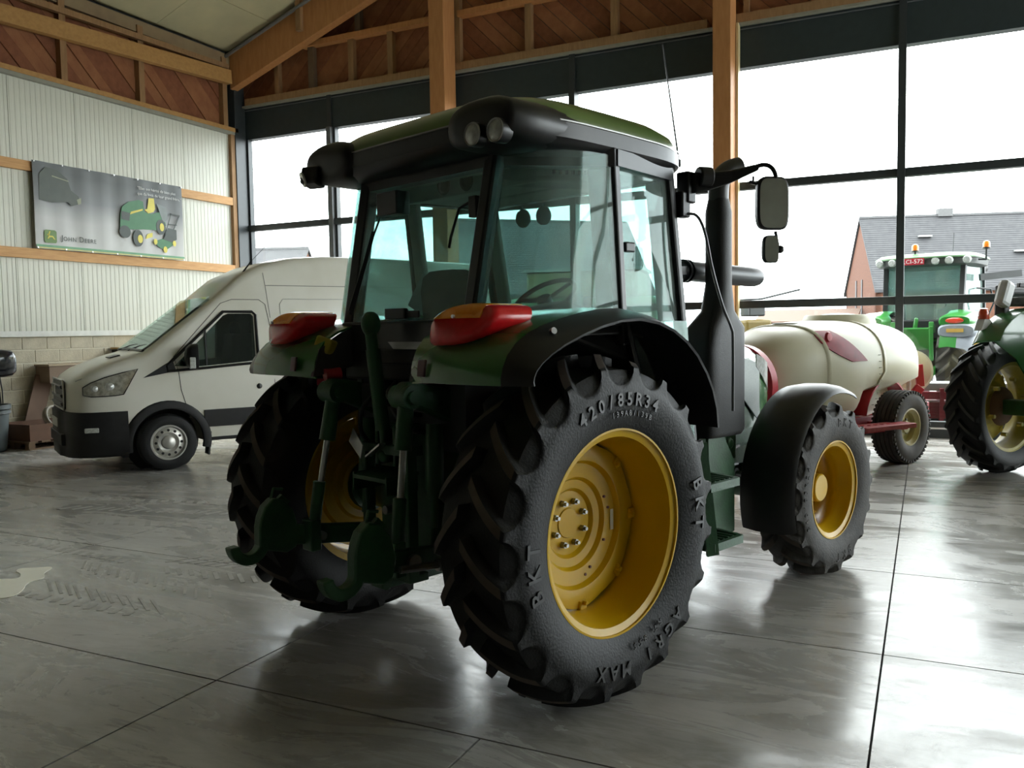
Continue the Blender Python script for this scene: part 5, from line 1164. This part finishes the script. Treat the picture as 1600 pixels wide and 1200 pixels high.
def plain_wheel(par, c, s, Rt, wd, Rr_, mr, grooves=5, mt=None):
    mb = MB(); hw = wd/2
    prof = [(Rr_, hw*.85), (Rr_+.03, hw*.98), ((Rt+Rr_)/2, hw*1.06), (Rt-.045, hw*.98), (Rt-.015, hw*.84)]
    for k in range(grooves):
        a = hw*.76*(1-2*k/(grooves-1)); d = .02; q = hw*.76/(grooves-1)
        prof += [(Rt, a+q*.55), (Rt, a-q*.55)]
        if k < grooves-1: prof += [(Rt-.014, a-q*.62), (Rt-.014, a-q*1.38)]
    prof += [(Rt-.015, -hw*.84), (Rt-.045, -hw*.98), ((Rt+Rr_)/2, -hw*1.06), (Rr_+.03, -hw*.98), (Rr_, -hw*.85)]
    mb.lathe(prof, n=64)
    w = MB().lathe([(Rr_+.004, s*hw*.86), (Rr_-.014, s*hw*.88), (Rr_-.022, s*hw*.7), (Rr_-.045, s*hw*.55), (Rr_-.05, s*hw*.15), (Rr_*.62, s*hw*.05), (Rr_*.5, s*hw*.18), (Rr_*.34, s*hw*.2), (Rr_*.32, s*hw*.5), (0, s*hw*.55)], n=44).build('wheel_rim', mr, par, smooth=40)
    w.location = c; mb.build('tyre', mt or RUBW, w, smooth=30)
    bt = None
    for k in range(6):
        a = 2*pi*k/6; 
        if bt is None: bt = MB().cyl((Rr_*.43, s*hw*.17, 0), (Rr_*.43, s*hw*.32, 0), .014, n=6).build('wheel_bolt', STEELD, w); o = bt
        else: o = dup(bt)
        o.rotation_euler = (0, a, 0)
    n = 46; tb_ = MB()
    for k in range(n):
        a = 2*pi*k/n
        for sg in (1, -1): tb_.box((cos(a)*(Rt-.022), sg*hw*.90, sin(a)*(Rt-.022)), (.030, .034, .030), (0, -a, 0))
    tb_.build('shoulder_blocks', mt or RUBW, w, smooth=0)['kind'] = 'stuff'
    return w
BRN = mat('tyre_dusty_brown', (.055,.045,.038), .7, 0, .4, (.025,.022,.02), 10)
CRM = mat('rim_cream', (.48,.44,.26), .45, 0, .4, (.36,.32,.18), 12)
plain_wheel(SP, (0, .80, .44), 1, .44, .29, .225, CRM, mt=BRN); plain_wheel(SP, (0, -.80, .44), -1, .44, .29, .225, CRM, mt=BRN)

# ================================================================== old green tractor at the right edge
OT = thing('tractor', (1.31, 10.50, 0), R(55), 'older green open-station tractor with faded yellow wheel rims at the right edge', 'tractor')
tb = tyre(.752, .705, .500, .185, .165, 21, lugh=.045, shear=.30, vd=.05)
tyo = tb.build('tyre', [RUB, mat('worn_tread', (.035,.033,.03), .7)], smooth=50, weld=True); OM = tyo.data; bpy.data.objects.remove(tyo)
KO = dict(Rr=.502, rw=.165, dish=.10)
wheel(OT, (.06, .75, .745), 1, KO, OM, M_=YEL2); wheel(OT, (.06, -.75, .745), -1, KO, OM, M_=YEL2)
MB().lathe([(0, -.06), (.12, -.055), (.20, -.02), (.22, .01)], n=32, c=(.06, .70, .745)).build('hub_casting', mat('rusty_hub', (.16,.08,.04), .7), OT)
for k in range(6):
    a = 2*pi*k/6+.3; MB().cyl((.06+cos(a)*.31, .66, .745+sin(a)*.31), (.06+cos(a)*.31, .60, .745+sin(a)*.31), .022, n=8).build('clamp_bolt', YEL2, OT)
MB().bar((.06, .68, .745), (.06, -.68, .745), .17, .17).build('axle_housing', GREENP, OT, smooth=0, bevel=.02)
for s in (-1, 1):
    top = spline([(-.80, 1.50), (-.68, 1.66), (-.48, 1.77), (-.20, 1.83), (.15, 1.84), (.50, 1.80), (.80, 1.62), (1.0, 1.35), (1.10, 1.0)], 3) if 0 else [Vector(q) for q in [(-.80, 1.50, 0), (-.72, 1.62, 0), (-.60, 1.71, 0), (-.45, 1.78, 0), (-.25, 1.825, 0), (0, 1.84, 0), (.3, 1.83, 0), (.55, 1.77, 0), (.78, 1.63, 0), (.95, 1.42, 0), (1.05, 1.2, 0)]]
    g = [[(q.x, s*y, q.y-dz) for y, dz in ((.22, 0), (.38, 0), (.47, .01), (.52, .05))] for q in top]
    MB().sheet(g, .01*s).build('fender', GREEN, OT, smooth=50)
    pl = [(q.x, q.y-.03) for q in top]+[(1.0, .55), (.42, .55), (.28, .95), (-.05, 1.28), (-.45, 1.48)]
    MB().prism(pl, s*.49, s*.505).build('fender_side', GREEN, OT, smooth=0)
MB().loft([yz_ring(-.35, 0, .80, .16, .22, 5), yz_ring(.9, 0, .85, .18, .24, 5), yz_ring(2.4, 0, .85, .18, .26, 5)]).build('chassis', GREENP, OT, smooth=40)
MB().loft([hood_ring(x, hw, zt, zb) for x, hw, zt, zb in ((1.0, .30, 1.50, .95), (1.6, .29, 1.48, .9), (2.3, .27, 1.42, .85), (2.45, .25, 1.35, .85))]).build('bonnet', GREEN, OT, smooth=50)
MB().box((.28, 0, 1.20), (.42, .46, .12)).box((.08, 0, 1.42), (.10, .44, .40), (0, -.15, 0)).build('seat', mat('seat_black', (.03,.03,.03), .7), OT, smooth=30, bevel=.03)
MB().tube([(cos(t)*.19+.85, sin(t)*.19, 1.55) for t in [2*pi*i/28 for i in range(29)]], .014, 8).cyl((.95, 0, 1.2), (.85, 0, 1.55), .02).build('steering_wheel', BLK, OT)
for s in (-1, 1):
    plain_wheel(OT, (2.2, s*.65, .36), s, .36, .20, .19, YEL2, mt=RUB)
MB().bb((2.12, -.60, .32), (2.28, .60, .42)).build('front_axle', GREENP, OT, smooth=0)
# things on the fender: lamp, black box, folded frame
MB().loft([ring(-.70, .46, .055, .055, z, 2, 16) for z in (1.72, 1.75)]).loft([ring(-.70, .46, r_, r_, z, 2, 16) for r_, z in ((.05, 1.75), (.052, 1.79), (.04, 1.825), (.015, 1.835))]).build('fender_lamp', mat('amber_red_lens', (.55,.06,.02), .2, coat=.5), OT)
MB().prism([(-.80, 1.60), (-.58, 1.66), (-.66, 1.72), (-.74, 1.72)], .42, .50).build('lamp_bracket', mat('bracket_white', (.6,.6,.58), .5), OT, smooth=0)
MB().box((.10, .38, 1.90), (.66, .30, .10)).build('tool_tray', mat('tray_weathered', (.16,.15,.14), .6, col2=(.06,.06,.055), nscale=14), OT, smooth=0, bevel=.02)
MB().box((-.38, .46, 1.86), (.10, .12, .26)).box((-.34, .46, 2.02), (.14, .14, .12)).build('hinge_post', BLK, OT, smooth=0, bevel=.02)
MB().bar((-.34, .46, 2.02), (.25, .26, 2.0), .05, .05).bar((.25, .26, 2.0), (.30, .24, 1.84), .04, .04).bar((-.1, .46, 2.08), (.75, .16, 2.02), .05, .05).bar((.75, .16, 2.02), (.82, .14, 1.80), .04, .04).build('folding_bars', BLK, OT, smooth=0, bevel=.008)
MB().box((-.44, .40, 1.98), (.16, .12, .28), (0, .4, 0)).build('white_cover', mat('cover_white', (.55,.56,.56), .5), OT, smooth=0, bevel=.04)
MB().bar((.70, .60, 1.78), (.62, .62, 1.22), .04, .06).box((.72, .60, 1.72), (.10, .10, .16)).build('control_stalk', BLK, OT, smooth=0, bevel=.02)
MB().tube([(.60, .55, 2.0), (.66, .60, 2.15), (.66, .62, 2.42)], .012).box((.66, .62, 2.36), (.05, .16, .26)).build('side_mirror', BLK, OT, bevel=.02)

# ================================================================== modern tractor outside
XT = thing('tractor', (-.07, 19.6, 0), R(76), 'modern tractor with grey-green fenders and amber beacons parked outside the right windows', 'tractor')
GLE = mat('fresh_green', (.03,.20,.03), .3, coat=.4); FGREY = mat('fender_grey', (.24,.26,.29), .45)
XB = mat('far_black', (.02,.022,.022), .5)
tb = tyre(.95, .90, .54, .29, .26, 20, lugh=.06, shear=.30, vd=.06)
DT = mat('dusty_tyre', (.10,.092,.08), .8, col2=(.06,.055,.05)); tyo = tb.build('tyre', [DT, mat('dusty_lug', (.17,.155,.13), .85)], smooth=50, weld=True); XM = tyo.data; bpy.data.objects.remove(tyo)
KX = dict(Rr=.545, rw=.26, dish=.25)
for s in (-1, 1): wheel(XT, (0, s*.74, .94), s, KX, XM, M_=YEL2)
MB().loft([yz_ring(-.4, 0, .95, .28, .35, 5), yz_ring(2.9, 0, .95, .3, .35, 5)]).build('chassis', XB, XT, smooth=40)
def cab_simple(par, rz0, rz1, rb, fb, zt, rt_, ft):
    # rear/front x at bottom and half widths
    P4 = {(-1, 0): ((rb[0], -rb[1], rz0), (rt_[0], -rt_[1], zt)), (1, 0): ((rb[0], rb[1], rz0), (rt_[0], rt_[1], zt)), (-1, 1): ((fb[0], -fb[1], rz0), (ft[0], -ft[1], zt)), (1, 1): ((fb[0], fb[1], rz0), (ft[0], ft[1], zt))}
    for k, (a, b) in P4.items(): MB().bar(a, b, .10, .09).build('cab_pillar', XB, par, smooth=0, bevel=.01)
    for (k1, k2, nm) in (((-1,0),(1,0),'rear_window'), ((-1,0),(-1,1),'side_window'), ((1,0),(1,1),'side_window'), ((-1,1),(1,1),'windscreen')):
        a, b = P4[k1]; c, d = P4[k2]; quad([a, c, d, b]).build(nm, GLASSC, par, smooth=0)
cab_simple(XT, 1.75, 2.9, (-.10, .72), (1.55, .80), 2.86, (.02, .74), (1.40, .80))
MB().bb((-.20, -.78, 1.35), (1.5, .78, 1.76)).build('cab_base', XB, XT, smooth=0, bevel=.03)
MB().loft([ring(.65, 0, 1.02-i_, .98-i_, z, 4, 40) for z, i_ in ((2.84, .12), (2.87, .02), (2.98, 0), (3.0, .02))]).build('roof_rim', mat('roof_rim_dark', (.06,.065,.06), .5), XT, smooth=40)
MB().loft([ring(.65, 0, 1.04-i_, 1.0-i_, z, 4, 40) for z, i_ in ((2.99, .0), (3.02, .0), (3.09, .10), (3.12, .4))]).build('roof_shell', mat('roof_pale_green', (.13,.24,.12), .4), XT, smooth=50)
for y in (-.86, -.55, -.30, .52, .78): MB().lathe([(0, -.02), (.06, -.018), (.075, 0), (.08, .03)], n=20, axis='X', c=(-.37+.05*(abs(y) > .7), y, 2.93)).build('roof_lamp', LENS, XT)
pl_ = MB().bb((-.395, -.10, 2.87), (-.38, .32, 3.0)).build('number_plate', mat('plate_red', (.42,.015,.03), .45), XT, smooth=0)
vs, fs = text_mb('LCI-572', .115, .004, 1.05); MB().add([(-.40-v.z, .11-v.x, 2.933+v.y) for v in vs], fs).build('plate_lettering', mat('plate_letters', (.8,.8,.78), .5), pl_, smooth=0)
for y, x, z in ((.12, -.2, 3.10), (-1.12, .1, 3.10)):
    o = MB().cyl((x, y, z-.18 if y < -1 else z), (x, y, z+.05), .02).cyl((x, y, z+.04), (x, y, z+.07), .075, n=20).build('beacon', XB, XT)
    MB().lathe([(.065, .07), (.068, .14), (.05, .19), (0, .205)], n=20, axis='Z', c=(x, y, z)).build('beacon_lens', mat('beacon_orange', (.75,.20,.01), .3, coat=.5), o)
MB().bar((.1, -.98, 2.94), (.1, -1.12, 2.93), .03, .03).build('beacon_bracket', XB, XT, smooth=0)
MB().tube([(.6, -.4, 3.1), (.6, -.42, 3.55)], .006).build('aerial', XB, XT)
for s in (-1, 1):
    g = []; g2 = []
    for k in range(13):
        a = R(168-120*k/12); r = 1.07
        row = [(r*cos(a)*1.0-.02, s*y, 1.02+r*.86*sin(a)+dz) for y, dz in ((.55, .0), (.70, .02), (.85, .0))]
        row2 = [(r*cos(a)*1.0-.02, s*y, 1.02+r*.86*sin(a)+dz) for y, dz in ((.85, .0), (1.0, -.03), (1.10, -.10), (1.14, -.2))]
        g.append(row); g2.append(row2)
    MB().sheet(g, .02*s).build('fender_top', GLE, XT, smooth=50); MB().sheet(g2, .02*s).build('fender_flare', FGREY, XT, smooth=50)
    MB().loft([[(x, s*(.84+q[0]*w_), z0+q[1]*h_) for q in [(math.copysign(abs(cos(t))**.7, cos(t)), math.copysign(abs(sin(t))**.7, sin(t))) for t in [2*pi*i/24 for i in range(24)]]] for x, w_, h_, z0 in ((-.55, .34, .16, 1.55), (-.93, .34, .15, 1.53), (-1.0, .30, .11, 1.53))]).build('rear_fender_end', FGREY, XT, smooth=50)
    MB().loft([[(x, s*(.80+q[0]*w_), z0+q[1]*h_) for q in [(math.copysign(abs(cos(t))**.7, cos(t)), math.copysign(abs(sin(t))**.7, sin(t))) for t in [2*pi*i/24 for i in range(24)]]] for x, w_, h_, z0 in ((-.45, .30, .20, 1.72), (-.88, .30, .13, 1.72), (-.95, .26, .09, 1.72))]).build('rear_fender_cap', GLE, XT, smooth=50)
    MB().loft([[(x, s*.80+cos(t)*w_*.16, 1.73+sin(t)*w_*.055) for t in [2*pi*i/24 for i in range(24)]] for x, w_ in ((-.94, 1), (-.965, 1), (-.98, .7))]).build('tail_lamp', mat('tail_red', (.60,.05,.02), .3, coat=.4), XT)
    MB().box((-1.005, s*.82, 1.54), (.02, .30, .07)).build('lamp_strip', mat('strip_amber', (.55,.35,.08), .4), XT, smooth=0)
MB().box((.05, 0, 1.95), (.12, .50, .60)).box((.25, 0, 1.7), (.5, .5, .12)).build('seat', mat('seat_olive', (.20,.19,.12), .8), XT, smooth=0, bevel=.05)
o = MB().tube([(cos(t)*.2, sin(t)*.2, 0) for t in [2*pi*i/24 for i in range(25)]], .016, 6).build('steering_wheel', XB, XT); o.location = (.95, 0, 2.05); o.rotation_euler = (0, R(-40), 0)
MB().loft([hood_ring(x, hw, zt, zb) for x, hw, zt, zb in ((1.6, .46, 2.0, 1.1), (2.6, .44, 1.95, 1.0), (3.4, .38, 1.8, 1.0))]).build('bonnet', GLE, XT, smooth=50)
MB().cyl((1.62, -.62, 1.7), (1.62, -.62, 2.65), .13, n=20).tube([(1.62, -.62, 2.6), (1.64, -.64, 2.75), (1.75, -.70, 2.85), (1.85, -.75, 2.86)], .09, 14).build('exhaust', mat('far_exhaust', (.10,.10,.10), .5), XT)
MB().bar((.9, -.85, 2.62), (1.5, -1.5, 2.7), .06, .14).tube([(.9, -.8, 2.4), (1.2, -1.0, 2.38), (1.3, -1.05, 2.1), (1.2, -.95, 1.8)], .02).build('mirror_arm', XB, XT, smooth=0)
for s in (-1, 1): 
    MB().bar((-.45, s*.30, 1.55), (-.85, s*.36, 1.65), .09, .14).bar((-.85, s*.36, 1.62), (-.95, s*.40, .95), .07, .09).bar((-.4, s*.40, .8), (-1.15, s*.44, .72), .07, .14).build('lift_linkage', GLE, XT, smooth=0, bevel=.01)
MB().bb((-.60, -.30, 1.15), (-.40, .30, 1.6)).bar((-.5, 0, 1.8), (-.6, .05, 1.2), .07, .08).build('rear_casting', GLE, XT, smooth=0, bevel=.03)
MB().box((-.55, .55, 2.0), (.10, .20, .10)).build('work_light', XB, XT, smooth=0) if 0 else None
for s in (-1, 1): plain_wheel(XT, (2.8, s*.85, .72), s, .72, .5, .38, YEL2, mt=DT)
# red implement standing just outside the glass
IM = thing('red_implement', (.60, 15.35, 0), R(4), 'low red implement with white top standing outside behind the old tractor wheel', 'implement')
MB().bb((-1.3, -.30, .62), (1.5, .25, .74)).build('white_top', mat('implement_white', (.34,.34,.33), .5), IM, smooth=0, bevel=.01)
MB().bb((-1.3, -.32, .18), (1.5, .22, .44)).bar((-1.3, -.36, .55), (1.5, -.36, .55), .05, .12).build('red_beam', mat('implement_red', (.20,.01,.018), .5), IM, smooth=0, bevel=.01)
for x in (-1.1, -.4, .3, 1.2): MB().bb((x-.03, -.40, .14), (x+.03, .22, .66)).build('cross_plate', mat('implement_red', (.2,.01,.018), .5), IM, smooth=0)
MB().cyl((-1.2, -.1, .09), (1.4, -.1, .09), .09, n=20).build('ground_roller', XB, IM)

# green machine seen through the cab glass and the yellow one by the shed
GM = thing('green_harvester', (-9.3, 24.5, 0), R(10), 'green and yellow field machine outside, seen through the big tractor cab', 'harvester')
MB().bb((-2.2, -1.2, 1.3), (2.2, 1.2, 2.6)).build('body', mat('far_green', (.02,.11,.03), .5), GM, smooth=0, bevel=.15)
MB().bb((-1.6, -1.26, 2.62), (1.7, 1.1, 3.35)).build('top_hopper', mat('far_yellow_dull', (.10,.085,.02), .5, col2=(.05,.06,.025), nscale=3), GM, smooth=0, bevel=.08)
MB().bb((-1.7, -1.3, 3.36), (1.8, 1.15, 3.44)).build('hopper_lip', mat('far_steel', (.20,.21,.2), .4), GM, smooth=0)
for x in (-1.4, 1.4):
    for s in (-1, 1): MB().lathe([(.0, -.25), (.35, -.25), (.7, -.22), (.75, 0), (.7, .22), (.35, .25), (0, .25)], n=28, c=(x, s*1.25, .75)).build('wheel', XB, GM, smooth=30)
YM = thing('yellow_machine', (-4.3, 24.0, 0), R(40), 'small yellow machine with a slanting boom outside behind the sprayer tank', 'machine')
MB().bb((-.4, -.35, 1.2), (.4, .35, 1.86)).build('body', mat('far_yellow', (.10,.065,.002), .6), YM, smooth=0, bevel=.08)
MB().bb((-.25, -.25, 1.95), (.25, .25, 2.35)).build('mast', XB, YM, smooth=0, bevel=.04)
MB().tube([(-.45, 0, 2.40), (.2, -.1, 2.42), (1.2, -.4, 2.66)], .03, 6).build('boom', XB, YM)
for x in (-.35, .35):
    for s in (-1, 1): MB().lathe([(.0, -.1), (.45, -.1), (.5, 0), (.45, .1), (0, .1)], n=20, c=(x, s*.55, .5)).build('wheel', XB, YM, smooth=30)
MB().bb((-.3, -.3, .5), (.3, .3, 1.3)).build('chassis', XB, YM, smooth=0)

# ================================================================== buildings outside
SLATE = mat('slate_roof', (.042,.042,.044), .7, col2=(.026,.026,.029), nscale=3, detail=8)
BRK = mat('brick_red', (.125,.048,.024), .9, col2=(.075,.03,.017), nscale=9, detail=8)
def house(name, A, d, L, wd, zr, ze, label, wallm, wins=()):
    """A: near end of the ridge (x, y); d: unit ridge direction; the wall at local -Y faces the hall."""
    h = thing(name, (A[0], A[1], 0), math.atan2(d[1], d[0]), label, 'building')
    MB().prism([(-wd, 0), (wd, 0), (wd, ze), (0, zr), (-wd, ze)], 0, .3, 'YZ').build('gable_wall', wallm, h, smooth=0)
    MB().prism([(-wd, 0), (wd, 0), (wd, ze), (0, zr), (-wd, ze)], L-.3, L, 'YZ').build('gable_wall', wallm, h, smooth=0)
    for s in (-1, 1): MB().bb((0, s*wd, 0), (L, s*(wd-.3), ze)).build('side_wall', wallm, h, smooth=0)
    ov = .25; sl_ = (zr-ze)/wd
    for s in (-1, 1):
        rf2 = MB().prism([(s*(wd+ov), ze-ov*sl_+.05), (0, zr+.05), (0, zr+.2), (s*(wd+ov), ze-ov*sl_+.2)], -.12, L+.1, 'YZ').build('roof_slope', SLATE, h, smooth=0)
        if s < 0:
            n = 34
            for k in range(n):
                u = (k+.5)/n; y = -(wd+ov)*(1-u); z = (ze-ov*sl_)+(zr-ze+ov*sl_)*u+.21
                MB().box((L/2, y, z), (L+.18, (wd+ov)/n*1.1, .012), (math.atan(sl_)-.02, 0, 0)).build('slate_course', SLATE, rf2, smooth=0)
    MB().bb((-.1, -.12, zr+.12), (L, .12, zr+.26)).build('ridge_cap', mat('ridge_grey', (.07,.07,.072), .7), h, smooth=0)
    return h
dA = Vector((9.54, 3.15)).normalized()
h = house('brick_house', (-4.01, 61.2), dA, 26, 3.6, 8.5, 3.9, 'long red brick house with grey slate roof outside the right windows', BRK)
for y in (-.5, .9): MB().bb((-.05, y-.13, 2.0), (.0, y+.13, 4.6)).build('window_slit', mat('slit_dark', (.04,.03,.03), .6), h, smooth=0)
for x, y, zz in ((5.2, -.5, 8.6),): MB().box((x, 0, 8.85), (.9, .5, .5)).build('chimney', mat('chimney_grey', (.10,.10,.10), .8), h, smooth=0)
for x, v in ((3.6, .35), (12.0, .35), (9, .6), (15.5, .3)):
    MB().box((x, -3.6*v-.05, 8.5-4.6*v+.36), (.8, .3, .10)).build('roof_vent', mat('vent_pale', (.30,.30,.29), .6), h, smooth=0)
for x in (4, 7.5, 11, 15, 19): MB().bb((x-.5, -3.65, 1.0), (x+.5, -3.6, 2.4)).build('window_pane', mat('far_pane', (.06,.07,.08), .2), h, smooth=0)
house('grey_barn', (-29.3, 50.3), Vector((9.36, 8.25)).normalized(), 13.2, 4.5, 9.0, 4.0, 'wide grey-roofed barn outside, seen through the tractor cab glass', mat('barn_wall', (.08,.06,.045), .9))
house('distant_house', (-36.13, 44.34), Vector((-.925, -.38)).normalized(), 14, 3.0, 7.0, 4.6, 'distant low house roof above the white van roof', BRK)
SH = thing('low_shed', (-9.8, 57.2, 0), R(0), 'long low brown shed outside behind the sprayer tank', 'building')
MB().bb((0, 0, 0), (5.6, 3, 1.9)).build('shed_wall', mat('shed_wall', (.07,.035,.02), .9), SH, smooth=0)
for k in range(14): MB().bb((k*.4+.02, -.05, 0), (k*.4+.38, 0, 1.9)).build('wall_plank', mat('shed_plank', (.08,.04,.022), .9), SH, smooth=0)
MB().prism([(-.6, 1.85), (3.3, 2.65), (3.3, 2.75), (-.6, 1.95)], -.3, 5.9, 'YZ').build('shed_roof', mat('shed_roof', (.10,.055,.035), .8), SH, smooth=0)
HL = MB().loft([[(x, 110, -1), (x, 110, 1.6+1.2*sin(x*.05)+.8*sin(x*.13)), (x, 116, 1.6+1.2*sin(x*.05)+.8*sin(x*.13)), (x, 116, -1)] for x in range(-90, 91, 6)]).build('distant_hedge', mat('far_hedge', (.02,.03,.02), .9), smooth=0); tag(HL, kind='structure')
